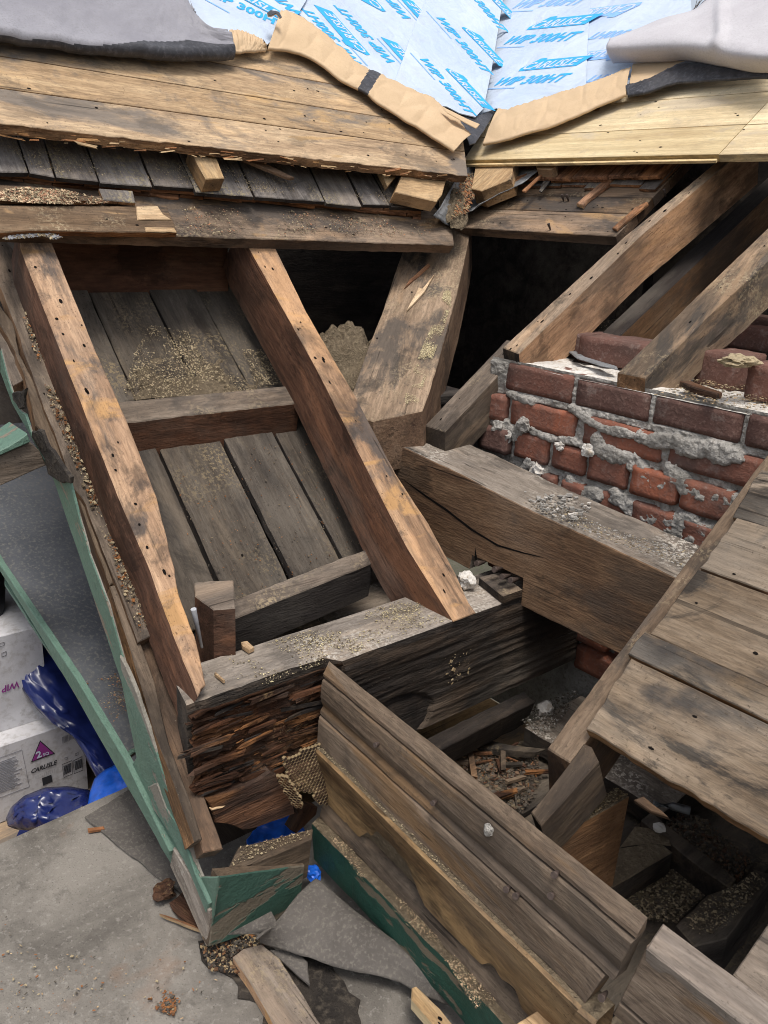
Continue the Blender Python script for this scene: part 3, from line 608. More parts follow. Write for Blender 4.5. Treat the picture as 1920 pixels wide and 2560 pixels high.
rows = {0: [(1.309, 1.113), (1.102, .918), (.905, .718), (.706, .51), (.50, .31)],
        1: [(1.352, 1.292), (1.278, 1.09), (1.066, .872), (.853, .66), (.648, .46)],
        2: [(1.36, 1.268), (1.254, 1.155), (1.142, 1.052), (1.038, .94), (.924, .818), (.806, .70), (.69, .585), (.575, .47)],
        3: [(1.19, 1.12), (1.10, 1.04), (1.02, .925), (.91, .81), (.79, .70), (.68, .59), (.58, .48)],
        4: [(1.2, 1.02), (1.0, .82), (.80, .62), (.6, .42)], 5: [(1.3, 1.12), (1.1, .92), (.9, .72), (.7, .52)], 6: [(1.3, 1.2), (1.18, 1.0), (.98, .8), (.78, .6)], 7: [(1.3, 1.12), (1.1, .92), (.9, .72), (.7, .52)], 8: [(1.2, 1.02), (1.0, .82), (.80, .62)]}
tones = {(0, 0): .35, (0, 1): .12, (0, 2): .12, (0, 3): .1, (1, 0): .5, (1, 1): .95, (1, 2): .7, (1, 3): .45, (2, 0): .15, (2, 1): .75, (2, 2): .6, (2, 3): .5, (2, 4): 1., (2, 5): .85, (2, 6): .5}
for k, bs in rows.items():
    z0, z1 = row(k)
    for i, (ya, yb_) in enumerate(bs):
        px = random.uniform(-.004, .004) + (.006 if k in (0,) else 0) - (.006 if k >= 2 else 0)
        if (k, i) in ((1, 0), (2, 0)): px -= .012
        brick_bm(bm, lay, (XW + px, yb_, z0 + random.uniform(-.002, .002)), (XW + px + .09, ya, z1 + random.uniform(-.002, .002)), tones.get((k, i), random.uniform(.4, .95)), .003, k * 10 + i)
me = bpy.data.meshes.new('brickwork'); bm.to_mesh(me); bm.free(); link('brickwork', me, [M_brick], None, wall)
def yz(*q): return [(p.y, p.z) for p in on(HX(XW - .004), ZW(*q))]
smears = [(yz((545, 405), (640, 470), (720, 520), (900, 555)), .010), (yz((930, 560), (1000, 595), (1130, 590), (1160, 640)), .015), (yz((1180, 625), (1300, 640), (1400, 660), (1480, 680)), .020), (yz((900, 720), (980, 800), (1100, 830)), .020), (yz((1110, 760), (1200, 860), (1330, 920), (1480, 935), (1590, 940)), .021), (yz((690, 570), (720, 640), (800, 680), (900, 690)), .017), (yz((330, 530), (430, 575), (560, 595), (680, 650)), .010), (yz((120, 460), (190, 520), (240, 560), (290, 490)), .017), (yz((60, 735), (150, 770), (260, 780), (310, 700)), .011), (yz((1080, 920), (1080, 1010)), .012), (yz((1110, 1040), (1220, 1030), (1290, 1110), (1440, 1110)), .02), (yz((1120, 1110), (1200, 1160), (1330, 1190)), .022), (yz((800, 900), (880, 960), (1010, 1030)), .02), (yz((545, 830), (610, 880), (700, 900)), .018), (yz((340, 740), (390, 770)), .014), (yz((200, 330), (330, 370)), .010)]
def sdist(y, z, pl_):
    b = 9
    for (y0, z0), (y1, z1) in zip(pl_, pl_[1:]):
        dy, dz = y1 - y0, z1 - z0; t = max(0, min(1, ((y - y0) * dy + (z - z0) * dz) / (dy * dy + dz * dz + 1e-9)))
        b = min(b, math.hypot(y - y0 - t * dy, z - z0 - t * dz))
    return b
def mort(u, v):
    y = 1.362 - u * .92; z = -.2925 - v * .38
    fk = (-.300 - z) / PT; k = int(max(0, min(8, math.floor(fk)))); fz = fk - k
    joint = fz > CH / PT or fk < 0
    n1 = fbm((y * 22, z * 22, 0), 1, 4); n2 = fbm((y * 70, z * 70, 0), 1, 8)
    d = .014
    inb = any(yb_ <= y <= ya for ya, yb_ in rows[k])
    if joint or not inb: d = .007 - .005 * n1 + .002 * n2
    if fk < 0: d = .010
    for pl_, r in smears:
        ds = sdist(y, z, pl_)
        if ds < r * 1.8:
            q = 1 - (ds / r) ** 2 + .75 * n1 + .35 * n2
            if q > 0: d = min(d, .001 - .0085 * min(1, q) ** .5 * (r / .015) ** .5 - .0045 * n2)
    return V((XW + d + .0022 * n2 + .0012 * nz((y * 190, z * 190, 0), 1), y, z))
sheet('mortar', mort, 330, 170, M_mort, 0, wall)
slab('wall_core', [V((XW + .03, .2, -.306)), V((XW + .42, .2, -.306)), V((XW + .42, 1.31, -.306)), V((XW + .03, 1.31, -.306))], .9, M_mort, grain=Y, nrm=Z, parent=wall, jit=.004)
def wtop(u, v):
    y = 1.312 - u * 1.0; x = XW + .008 + v * .38
    e = min(1, u / .03, v / .04 + .1)
    return V((x, y, -.303 + e * (.006 + .006 * fbm((x * 14, y * 14, 0), 1, 3) + .003 * nz((x * 50, y * 50, 0), 1))))
sheet('mortar_bed', wtop, 110, 50, M_mortw, 0, wall)
# loose bricks left on the wall
def loose(cen, dims, rot, tone, label, tilt=0, sd=0, mort=False):
    bm = bmesh.new(); lay = bm.verts.layers.float.new('tone'); h = V(dims) / 2
    brick_bm(bm, lay, -h, h, tone * .8, .0025, sd)
    me = bpy.data.meshes.new('brick'); bm.to_mesh(me); bm.free()
    M = Matrix.Translation(cen) @ Matrix.Rotation(rot, 4, 'Z') @ Matrix.Rotation(tilt, 4, 'Y')
    return tag(link('brick', me, [M_brick], M), label, 'brick', 'loose bricks on the wall')
def btop(p, z): return P(p, HZ(z))
loose(btop((1530, 885), -.262) + V((.045, 0, 0)), (.095, .19, .062), .02, .25, 'brown brick lying between the two rafters on the wall top', sd=40)
loose(btop((1800, 925), -.258) + V((.04, 0, 0)), (.1, .1, .075), -.12, .3, 'broken half brick with dusty top right of the square ended rafter', sd=41)
tag(lump('mortar_cake', btop((1850, 903), -.215), (.04, .035, .012), M_sawp, 4, amp=.5), 'pale crumbly mortar cake on the broken half brick', 'mortar')
loose(btop((1935, 960), -.258) + V((.03, 0, 0)), (.1, .1, .07), .1, .35, 'brick cut by the right edge of the picture beside the half brick', sd=42)
loose(btop((1845, 845), -.25) + V((.06, .0, 0)), (.1, .16, .062), .05, .45, 'reddish brick behind the broken half brick', sd=43)
loose(btop((1900, 825), -.235) + V((.11, .0, 0)), (.1, .19, .062), -.05, .15, 'dark mortar smeared brick at the back of the wall top', sd=44)
loose(btop((1330, 880), -.262) + V((.25, -.04, 0)), (.1, .2, .062), .0, .15, 'sooty brick in the shade behind the orange sided rafter', sd=46)
tag(slab('lead_strip', [p + V((0, 0, .01)) for p in on(HZ(-.285), T4((800, 490), (830, 490), (900, 535), (1030, 575), (1035, 585), (960, 570), (870, 540)))], .003, M_lead, nrm=Z, jit=.002), 'bent grey lead strip between the two rafters on the wall top', 'lead strip')
tag(slab('wood_scrap', [p + V((0, 0, .012)) for p in on(HZ(-.285), T4((1290, 640), (1330, 640), (1465, 690), (1440, 698), (1330, 665)))], .012, M_rot, nrm=Z, jit=.002), 'dark flat wood scrap on the wall beside the square ended rafter', 'scrap')
chips('wall_sawdust', [p + V((0, 0, .006)) for p in on(HZ(-.29), T4((1180, 690), (1300, 640), (1420, 600), (1640, 650), (1659, 760), (1500, 740)))], 900, .008, [M_sawp, M_saw, M_blk], Z, 'sawdust and crumbs scattered on the wall top at right', 'sawdust')
chips('wall_sawdust', [p + V((0, 0, .006)) for p in on(HZ(-.285), T4((930, 390), (1010, 370), (1250, 370), (1190, 440), (1160, 470), (900, 420)))], 500, .008, [M_sawp, M_saw], Z + V((0, 0, 0)), 'sawdust behind the loose brick between the rafters', 'sawdust')
chips('mortar_crumbs', [p + V((0, 0, .003)) for p in on(HZ(-.535), T6((640, 60), (760, 60), (930, 100), (900, 190), (780, 170), (680, 110)))], 60, .022, [M_mort, M_mort, M_mort, M_mortw, M_mort], Z, 'white mortar crumbs on top of the big beam', 'mortar crumbs', aspect=1.8, flat=.5, k=.22, mul=4)
chips('mortar_crumbs', [p + V((0, 0, .004)) for p in on(HZ(-.54), T6((430, 5), (560, 20), (1000, 210), (1400, 330), (1330, 380), (950, 250)))], 1100, .007, [M_mort, M_sawp, M_saw, M_mort], Z, 'fine grit and sawdust along the top of the big beam', 'grit', aspect=2)
for q, s in (((490, 620), .012), ((650, 640), .015), ((365, 760), .02), ((290, 500), .018), ((150, 520), .02), ((190, 560), .018)):
    lump('mortar_lump', P(ZW(q)[0], HX(XW - .008)), (s * .7, s, s * .9), M_mortw if q[0] > 350 else M_mort, q[0], wall, .5)
# ================================================================ LEFT EAVE: OLD BOARD, SHINGLES, BLOCKS
ZF = 1.772
def lpt(x, y, o): return V((x, y, (DL + o) / NL.z + ML * y))
tag(slab('eave_board', [lpt(.512, ZF - .005, .03), lpt(1.755, ZF - .002, .03), lpt(1.80, ZF + .06, .03), lpt(1.765, ZF + .2, .03), lpt(.56, ZF + .2, .03)], .03, [M_old, M_bb, M_bb], grain=X, jit=.0015, rough={0: .003}, nails=14),
    'long old eave board across the rafter heads under the shingles', 'board')
tag(slab('thin_board', on(L(.045), T1((-60, 850), (200, 852), (480, 853), (690, 850), (705, 885), (735, 962), (560, 962), (400, 960), (210, 955), (120, 955), (-60, 968))), .014, [M_old, M_ced, M_blk], grain=X, rough={6: .004, 7: .008, 8: .006, 3: .004, 4: .004}, nails=3),
    'split grey thin board with a bright fresh end lying on the eave board', 'board')
tag(slab('fresh_patch', [p + NL * .001 for p in on(L(.047), ZE((1230, 490), (1420, 485), (1470, 560), (1545, 610), (1240, 612)))], .0025, M_blk, grain=X, jit=.003), 'bright fresh split veneer on the thin board end', 'wood patch', 'fresh split patches')
tag(slab('fresh_patch', [p + NL * .001 for p in on(L(.047), ZE((1305, 675), (1570, 680), (1595, 720), (1320, 718)))], .0025, M_blk, grain=X, jit=.002), 'pale fresh strip at the lower edge of the thin board', 'wood patch', 'fresh split patches')
tag(slab('wood_strip', on(L(.05), T1((-40, 765), (120, 770), (280, 785), (300, 810), (420, 812), (425, 832), (200, 826), (-40, 822))), .012, [M_old, M_edge, M_edge], grain=X, jit=.002), 'broken wood strip under the left end of the shingles', 'board')
tag(slab('shingle_scrap', on(L(.056), T1((410, 780), (550, 790), (562, 840), (430, 828))), .009, [M_shg, M_edge, M_edge], grain=UPL, jit=.001), 'grey shingle scrap under the fourth shingle seam', 'shingle scrap')
sc = root('shingle_course', lpt(1.1, 1.85, .04), 'weathered grey shingle course under the left sheathing with split cedar butts below', 'shingles')
seams = [(-170, 700), (-40, 705), (120, 710), (230, 731), (412, 752), (635, 772), (808, 787), (1055, 811), (1350, 835), (1503, 852), (1620, 858), (1765, 866)]
tops = [(-230, 560), (-100, 570), (60, 583), (172, 592), (343, 606), (556, 622), (722, 640), (966, 662), (1262, 690), (1412, 702), (1515, 712), (1650, 722)]
random.seed(5)
for i in range(len(seams) - 1):
    a, b = seams[i], seams[i + 1]; c, d = tops[i], tops[i + 1]; dy = random.uniform(-6, 8)
    o = .066 + random.uniform(-.002, .003)
    p = on(L(o), T1((a[0] + 5, a[1] + dy), (b[0] - 3, b[1] + dy - 3), (d[0] - 3, d[1] - 40), (c[0] + 5, c[1] - 40)))
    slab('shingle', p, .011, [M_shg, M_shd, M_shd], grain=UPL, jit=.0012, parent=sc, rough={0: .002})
for lvl in range(3):
    x = -150
    while x < 1740:
        wd = random.choice((110, 160, 220, 260)) * random.uniform(.8, 1.2); x2 = min(1750, x + wd)
        f = lambda q: 712 + (q - 120) * .0955 + (0 if q > 300 else -4)
        ex = (10, 22, 34)[lvl] + random.uniform(-6, 7)
        if x < 600: ex *= 1.15
        o = .054 - .009 * lvl
        p = on(L(o), T1((x + 2, f(x) + ex), (x2 - 2, f(x2) + ex + random.uniform(-3, 3)), (x2 - 10, f(x2) - 60), (x - 5, f(x) - 60)))
        if random.random() < .93: slab('split_butt', p, .008, [M_ced, M_ced, M_ced], grain=X, jit=.002, parent=sc, rough={0: .004})
        x = x2
chips('shavings', [p + NL * .003 for p in on(L(.048), ZE((-30, 380), (60, 350), (230, 330), (600, 360), (900, 430), (980, 470), (700, 490), (200, 470), (-30, 450)))], 1500, .012, [M_sawp, M_saw, M_blk, M_ced], NL, 'pale wood shavings heaped between the thin board and the shingles', 'shavings', aspect=5, k=.19, mul=6, dens=lambda x, y: .45 + .8 * fbm((x * 16, y * 30, 0), 1, 2))
chips('shavings', [p + NL * .002 for p in on(L(.033), ZE((20, 790), (150, 750), (420, 720), (560, 780), (480, 800), (380, 770), (60, 800)))], 500, .014, [M_inkg, M_saw, M_lead, M_sawp], NL, 'grey fluffy shavings on the lip of the eave board', 'shavings', aspect=6, k=.2, mul=4)
chips('shavings', [p + NL * .002 for p in on(L(.032), T1((750, 860), (1659, 890), (1800, 920), (1790, 985), (750, 975)))], 900, .007, [M_sawp, M_saw, M_ced], NL, 'sawdust sprinkled along the right half of the eave board', 'sawdust', dens=lambda x, y: .3 + .9 * fbm((x * 9, y * 9, 0), 1, 2))
chips('shingle_dust', [p + NL * .001 for p in on(L(.069), T1((-40, 600), (800, 680), (1600, 790), (1700, 860), (1350, 820), (600, 755), (-40, 690)))], 2200, .0045, [M_sawp, M_saw, M_sawp], NL, 'yellow sawdust sprinkled on the weathered shingles', 'sawdust', dens=lambda x, y: .25 + 1.1 * fbm((x * 7, y * 7, 0), 1, 6))
# blocks under the sheathing
tag(slab('wood_block', on(L(.108), T1((788, 615), (880, 620), (905, 670), (932, 738), (855, 742), (825, 690))), .036, [M_blk, M_blke, M_blke], grain=-UPL, jit=.0008), 'pale spacer block under the middle of the left sheathing edge', 'block', 'spacer blocks under the sheathing')
tag(slab('wood_block', on(L(.112), T2((148, 705), (332, 722), (308, 806), (285, 836), (112, 797))), .035, [M_blk, M_blke, M_blke], grain=X, jit=.001), 'thick pale spacer block at the right end of the left sheathing', 'block', 'spacer blocks under the sheathing')
tag(slab('wood_wedge', on(L(.1), T1((1575, 705), (1655, 712), (1640, 735), (1608, 772))), .016, [M_blk, M_blke, M_blke], grain=-UPL), 'small pointed wedge left of the thick spacer block', 'wedge')
tag(slab('splinter', on(L(.095), T1((880, 603), (960, 620), (1050, 655), (1150, 700), (1222, 735), (1200, 737), (1100, 698), (1000, 655))), .008, [M_bb, M_bb, M_bb], grain=X, jit=.001), 'long brown splinter poking out below the left sheathing', 'splinter')
# ================================================================ LEFT SHEATHING
ls = root('roof_sheathing', lpt(1.1, 2.0, .12), 'tan plank sheathing of the left roof with a splintered lower edge', 'roof sheathing')
def yof(p, o=.14): return P(p, L(o)).y
ybs = [1.826, (yof((0, 228)) + yof((1000, 351))) / 2, (yof((0, 150)) + yof((1000, 292))) / 2, (yof((520, 155)) + yof((862, 214))) / 2]
ybs += [ybs[-1] + .105, ybs[-1] + .21, ybs[-1] + .31]
def vx(y): return (y - .164) / .875 + .08
for i in range(6):
    ya, yb_ = ybs[i] + .0012, ybs[i + 1] - .0012
    xr0, xr1 = (1.845, 1.895) if i == 0 else (min(vx(ya), 1.845 + (ya - 1.826) * .75), min(vx(yb_), 1.845 + (yb_ - 1.826) * .75))
    if i == 0: xr1 = 1.845 + (yb_ - 1.826) * .75
    slab('board', [lpt(.50, ya, .14), lpt(xr0, ya, .14), lpt(xr1, yb_, .14), lpt(.50, yb_, .14)], .024, [M_sht, M_edge, M_gryw], grain=X, parent=ls, jit=.0006, rough={0: .0045} if i == 0 else None, nails=12, nsz=.0028, bev=.0012)
chips('edge_splinters', [lpt(.52, 1.815, .128), lpt(1.84, 1.818, .128), lpt(1.84, 1.828, .135), lpt(.52, 1.828, .135)], 170, .035, [M_edge, M_blk, M_ced], NL + V((0, -.7, 0)), 'splinters along the broken lower edge of the left sheathing', 'splinters', aspect=16, amin=6, grain=X, k=.5, mul=.9, spread=.4)
# ================================================================ RIGHT EAVE: OLD BOARDS, SHINGLE REMAINS, NEW PLANKS
ro = root('old_sheathing', rpt(1.6, 2.0, .02), 'grey old roof boards right of the valley under the new yellow planks', 'roof sheathing')
xsr = [1.905, 1.985, 2.045, 2.11, 2.2]
for i in range(4):
    a, b = xsr[i] + .0008, xsr[i + 1] - .0008
    slab('board', [rpt(1.93 + .5 * (a - 1.9), a, .03), rpt(1.335, a, .03), rpt(1.335, b, .03), rpt(1.93 + .5 * (b - 1.9), b, .03)], .028, [M_old, M_bb, M_bb], grain=Y, parent=ro, jit=.0012, nails=7)
st = root('shingle_remains', rpt(1.6, 2.1, .04), 'splintered cedar shingle remains under the new yellow plank', 'shingles')
random.seed(3)
for lvl in range(3):
    y = 1.90
    while y > 1.34:
        wd = random.uniform(.05, .13); y2 = max(1.335, y - wd); x0 = 2.062 + .012 * (2 - lvl) + random.uniform(-.01, .008); o = .042 + .011 * lvl
        if lvl == 0: x0 -= .02
        slab('split_shingle', [rpt(y, x0, o), rpt(y2 + .003, x0 + random.uniform(-.004, .004), o), rpt(y2 + .003, 2.19, o), rpt(y, 2.19, o)], .009, [M_shg if lvl == 0 else M_ced, M_ced, M_ced], grain=UPR, jit=.002, rough={0: .004}, parent=st)
        y = y2
tag(slab('wood_block', on(R(.106), T2((452, 655), (612, 655), (600, 700), (592, 742), (470, 792), (428, 782))), .055, [M_blk, M_blke, M_blke], grain=-UPR, jit=.0012), 'pale slanted spacer block right of the valley under the yellow plank', 'block', 'spacer blocks under the sheathing')
tag(slab('wood_block', on(R(.09), T2((690, 665), (778, 665), (778, 692), (760, 702), (700, 700))), .03, [M_blk, M_blke, M_blke], grain=Y, jit=.001), 'small pale spacer block over the shingle remains', 'block', 'spacer blocks under the sheathing')
tag(slab('wood_stick', [p + NR * .012 for p in on(R(.032), T2((868, 858), (990, 755), (1045, 733), (1050, 742), (910, 845), (895, 866)))], .012, [M_ced, M_ced, M_blk], grain=UPR, jit=.001), 'orange wood stick lying on the old boards', 'stick', 'sticks on the old boards')
tag(slab('wood_stick', [p + NR * .008 for p in on(R(.032), T2((1015, 955), (1110, 870), (1160, 846), (1165, 855), (1100, 905), (1035, 962)))], .007, [M_ced, M_ced, M_ced], grain=UPR, jit=.001), 'thin brown wood stick beside the orange sided rafter', 'stick', 'sticks on the old boards')
tag(slab('slate_shard', [p + NR * .014 for p in on(R(.04), T2((714, 808), (735, 760), (780, 705), (800, 695), (765, 760), (725, 812)))], .005, [M_shg, M_shd, M_shd], grain=UPR, jit=.001), 'dark pointed shingle shard on the old boards', 'shard')
for q, lb in (((812, 835), 'left nail of the pair sticking out of the old boards'), ((832, 835), 'right nail of the pair sticking out of the old boards'), ((1235, 815), 'nail standing near the rafter on the old boards'), ((757, 955), 'lone nail near the lower edge of the old boards')):
    nail(P(T2(q)[0], R(.03)), NR + V((.1, .2, .2)), .02, lb, M_iron, .0018, 'nails in the old boards')
# valley flashing
fa = root('valley_flashing', P((1125, 545), R(.03)), 'bent grey lead flashing curling up out of the valley', 'flashing')
def fl1(u, v):
    a = rail(on(R(.042), T2((335, 938), (400, 868), (440, 800), (455, 700))))(u); b = rail(on(R(.055), T2((470, 880), (560, 832), (645, 798), (722, 735))))(u) + NR * .012
    lo = rail(on(R(.05), T2((345, 938), (460, 884), (560, 834), (645, 800))))(u)
    c = a.lerp(b, v); return c + NR * (.012 * v * v + .004 * fbm((u * 4, v * 4, 0), 1, 3))
sheet('flashing_wing', fl1, 30, 20, M_lead, .002, fa)
def fl2(u, v):
    a = rail(on(L(.04), T2((335, 938), (400, 868), (440, 800), (455, 700))))(u); b = rail(on(L(.075), T2((272, 893), (300, 860), (350, 770), (395, 690))))(u)
    return a.lerp(b, v) + NL * .004 * fbm((u * 4, v * 4, 3), 1, 3)
sheet('flashing_wing', fl2, 24, 14, M_lead, .002, fa)
def pile(u, v):
    a = u * 6.2832; r = v; q = (1132 + 6 * (1 - r) + (34 * math.cos(a) + 18 * math.sin(a)) * r, 512 + (62 * math.sin(a)) * r)
    return P(q, L(.052)) + NL * (.024 * (1 - r ** 2) + .010 * fbm((math.cos(a) * r * 5, math.sin(a) * r * 5, 0), 1, 3) + .005 * nz((math.cos(a) * r * 16, math.sin(a) * r * 16, 0), 1))
tag(sheet('debris_heap', pile, 60, 24, M_saw, 0), 'heap of brown leaf and shingle debris in the valley flashing', 'debris', kind='stuff')
chips('debris_heap', [p + NL * .018 for p in on(L(.052), T2((345, 900), (330, 930), (395, 905), (440, 800), (420, 740), (385, 745), (350, 830)))], 650, .015, [M_saw, M_ced, M_nest, M_chipr], NL, 'brown wood flakes piled in the valley flashing', 'debris', aspect=3)
for k, (q0, q1, lb) in enumerate((((450, 800), (660, 725), 'upper'), ((455, 832), (600, 770), 'lower'))):
    a, b = P(T2(q0)[0], R(.075 - .015 * k)), P(T2(q1)[0], R(.075 - .015 * k))
    tag(board('cedar_strip', a, b, NR.cross(b - a).normalized() * .028, .01, [M_ced, M_ced, M_ced], nrm=NR, jit=.002, rough={3: .005, 1: .005}), lb + ' broken red cedar strip beside the valley flashing', 'cedar strip', 'cedar strips by the flashing')
tag(slab('cedar_strip', [p + NR * .01 for p in on(R(.075), ZD((940, 430), (1130, 262), (1150, 262), (975, 440)))], .006, [M_ced], grain=UPR), 'thin red cedar strip on the upper edge of the lead flashing', 'cedar strip', 'cedar strips by the flashing')
# new yellow planks
yp = root('plank_sheathing', rpt(1.5, 2.3, .1), 'bright new tongue and groove planks on the right roof', 'roof sheathing')
PO = .125
def rx(p): return P(p, R(PO)).x
x0_ = (rx((1170, 390)) + rx((1900, 398))) / 2
x1_ = (rx(ZC((300, 772))[0]) + rx(ZC((1530, 722))[0])) / 2
ylm = (P((1788, 386), R(PO)).y + P((1915, 268), R(PO)).y) / 2
yv0 = P(T2((412, 650))[0], R(PO)).y
xr = [x0_, x1_, x1_ + .125, x1_ + .25]
for i in range(3):
    a, b = xr[i] + .0012, xr[i + 1] - .0012
    slab('plank', [rpt(yv0 + (a - x0_) * .45, a, PO), rpt(ylm + .0015, a, PO), rpt(ylm + .0015, b, PO), rpt(yv0 + (b - x0_) * .45, b, PO)], .02, [M_ply, M_plye, M_plye], grain=Y, parent=yp, jit=.0004, nails=7, nsz=.0025, bev=.001)
    slab('plank', [rpt(ylm - .0015, a - .004, PO + .001), rpt(.3, a - .004, PO + .001), rpt(.3, b - .004, PO + .001), rpt(ylm - .0015, b - .004, PO + .001)], .02, [M_ply, M_plye, M_plye], grain=Y, parent=yp, jit=.0004, nails=5, nsz=.0025, bev=.001)
slab('tongue', [rpt(yv0, x0_ - .006, PO - .008), rpt(ylm + .002, x0_ - .006, PO - .008), rpt(ylm + .002, x0_ + .0005, PO - .008), rpt(yv0, x0_ + .0005, PO - .008)], .007, [M_plye], grain=Y, parent=yp, jit=.0004, bev=.0005)
# ================================================================ MEMBRANES WITH PRINT
def px_text(body, p0, p1, pl, mat, parent, shear=.25, bold=.035, lift=.001, name='printed_lettering', hk=1.0):
    a, b = P(p0, pl), P(p1, pl); n = pl[0]
    cu = bpy.data.curves.new('t', 'FONT'); cu.body = body; cu.size = 1; cu.shear = shear; cu.offset = bold; cu.resolution_u = 2; cu.extrude = .003
    to = bpy.data.objects.new('t', cu); C.objects.link(to); dg = bpy.context.evaluated_depsgraph_get()
    me = bpy.data.meshes.new_from_object(to.evaluated_get(dg)); bpy.data.objects.remove(to); bpy.data.curves.remove(cu)
    xs_ = [v.co.x for v in me.vertices]; wd = max(xs_) - min(xs_); s = (b - a).length / wd
    dx = (b - a).normalized(); up = n.cross(dx).normalized()
    for v in me.vertices: 
        c = v.co.copy(); v.co = a + dx * ((c.x - min(xs_)) * s) + up * (c.y * s * hk) + n * (lift + c.z * .02)
    me.materials.clear(); return link(name, me, [mat], None, parent)
def logo(p0, p1, pl, parent, blue=None, h=.30, lift=.001):
    """white capitals on a slanted blue plate with a big open C, as printed on the membrane"""
    a, b = P(p0, pl), P(p1, pl); n = pl[0]; dx = b - a; ln = dx.length; dx.normalize(); up = n.cross(dx).normalized(); H = ln * h * .78; k = up * H + dx * H * .5
    q = [a - dx * .03 * ln - up * .12 * H, b + dx * .02 * ln - up * .12 * H, b + dx * .02 * ln + k * .95, a + dx * .16 * ln + k * 1.0, a + dx * .12 * ln + k * 1.22, a - dx * .0 * ln + k * 1.22, a - dx * .05 * ln + up * .2 * H]
    pl_ = slab('printed_logo', [p + n * (lift + .0004) for p in q], .0004, blue or M_blue, nrm=n, jit=0, bev=0, step=9, parent=parent)
    o0 = (a + dx * ln * .01 + up * H * .02); 
    t_ = px_text_w('CARLISLE', o0, b - dx * ln * .01, n, M_white, None, lift + .001); t_.parent = pl_; t_.matrix_parent_inverse = (Matrix.Translation(parent.location) @ pl_.matrix_parent_inverse @ pl_.matrix_basis).inverted()
def px_text_w(body, a, b, n, mat, parent, lift, shear=.35, bold=.022, hk=1.08, name='printed_lettering'):
    cu = bpy.data.curves.new('t', 'FONT'); cu.body = body; cu.size = 1; cu.shear = shear; cu.offset = bold; cu.resolution_u = 2; cu.extrude = .003
    to = bpy.data.objects.new('t', cu); C.objects.link(to); dg = bpy.context.evaluated_depsgraph_get()
    me = bpy.data.meshes.new_from_object(to.evaluated_get(dg)); bpy.data.objects.remove(to); bpy.data.curves.remove(cu)
    xs_ = [v.co.x for v in me.vertices]; wd = max(xs_) - min(xs_); s = (b - a).length / wd; dx = (b - a).normalized(); up = n.cross(dx).normalized()
    for v in me.vertices:
        c = v.co.copy(); v.co = a + dx * ((c.x - min(xs_)) * s) + up * (c.y * s * hk) + n * (lift + c.z * .02)
    me.materials.clear(); return link(name, me, [mat], None, parent)
def bar(p0, p1, pl, parent, w=.006, lift=.001):
    a, b = P(p0, pl), P(p1, pl); n = pl[0]; u = n.cross(b - a).normalized() * w
    slab('printed_bar', [a + n * lift, b + n * lift, b + u + n * lift, a + u + n * lift], .0004, M_blue2, nrm=n, jit=0, bev=0, step=9, parent=parent)
def memb(name, pl, px, label, th=.003):
    return tag(slab(name, on(pl, px), th, M_mem, grain=X, nrm=pl[0], jit=.0008, bev=.0004, step=.05), label, 'membrane', 'printed roofing membrane sheets')
def mroot(pl, px, loc, label):
    o = root('roofing_membrane', P(loc, pl), label, 'membrane', 'printed roofing membrane sheets')
    slab('sheet', on(pl, px), .003, M_mem, grain=X, nrm=pl[0], jit=.0008, bev=.0004, step=.05, parent=o); return o
vline = [(1190, 335), (1209, 271), (1228, 180), (1243, 90), (1257, 0), (1285, -150)]
PA, PB, PC = L(.156), L(.1505), L(.160)
m1 = mroot(PA, [(1130, -150), (1066, 0), (1042, 50), (1003, 160), (988, 205), (985, 225), (1010, 245), (1070, 262), (1117, 266), (1150, 283), (1189, 292)] + vline[1:], (1120, 200), 'white printed membrane strip on the left roof running along the valley')
m2 = mroot(PB, [(700, -150), (695, 0), (690, 60), (655, 105), (690, 112), (740, 121), (810, 145), (870, 185), (930, 225), (1000, 240), (1060, 230), (1090, 0), (1150, -150)], (880, 100), 'white membrane sheet on the left roof printed upside down, beyond the paper strip')
m3 = mroot(PC, [(400, -150), (430, 60), (560, 112), (640, 116), (662, 118), (690, 90), (743, 38), (766, 0), (820, -150)], (600, 50), 'white membrane sheet showing between the slate sheet and the curled paper')
QA, QB = R(.158), R(.152)
m4 = mroot(QA, [(1150, 285), (1168, 271), (1190, 180), (1205, 90), (1218, 0), (1240, -60), (1476, -60), (1474, 30), (1468, 120), (1465, 215), (1420, 235), (1330, 265), (1250, 280), (1242, 270), (1189, 292)], (1350, 150), 'white printed membrane strip on the right roof next to the valley')
m5 = mroot(QB, [(1440, -60), (1440, 270), (1590, 200), (1730, 160), (1729, 30), (1722, -60)], (1580, 80), 'white membrane sheet on the right roof printed upside down, next to the sky gap')
tag(slab('slate_flap', on(L(.149), ZB((780, 1060), (880, 1100), (1000, 1180), (1200, 1200), (1420, 1130), (1300, 1330), (1200, 1480), (1140, 1500), (1080, 1330), (960, 1220))), .003, M_black, nrm=NL, jit=.001, warp=.006), 'slate black underlayment showing at the foot of the valley', 'underlayment')
def TL(q): return ZB(q)[0]
def TA_(q): return ZA(q)[0]
def TC(q): return ZC(q)[0]
for d in ((0, 0), (170, -430), (345, -860)):
    px_text('WIP 300HT', TL((612 + d[0], 600 + d[1])), TL((1130 + d[0], 1200 + d[1])), PA, M_blue, m1, hk=1.05)
    logo(TL((905 + d[0], 730 + d[1])), TL((1270 + d[0], 1105 + d[1])), PA, m1, h=.36)
    bar(TL((515 + d[0], 548 + d[1])), TL((770 + d[0], 830 + d[1])), PA, m1)
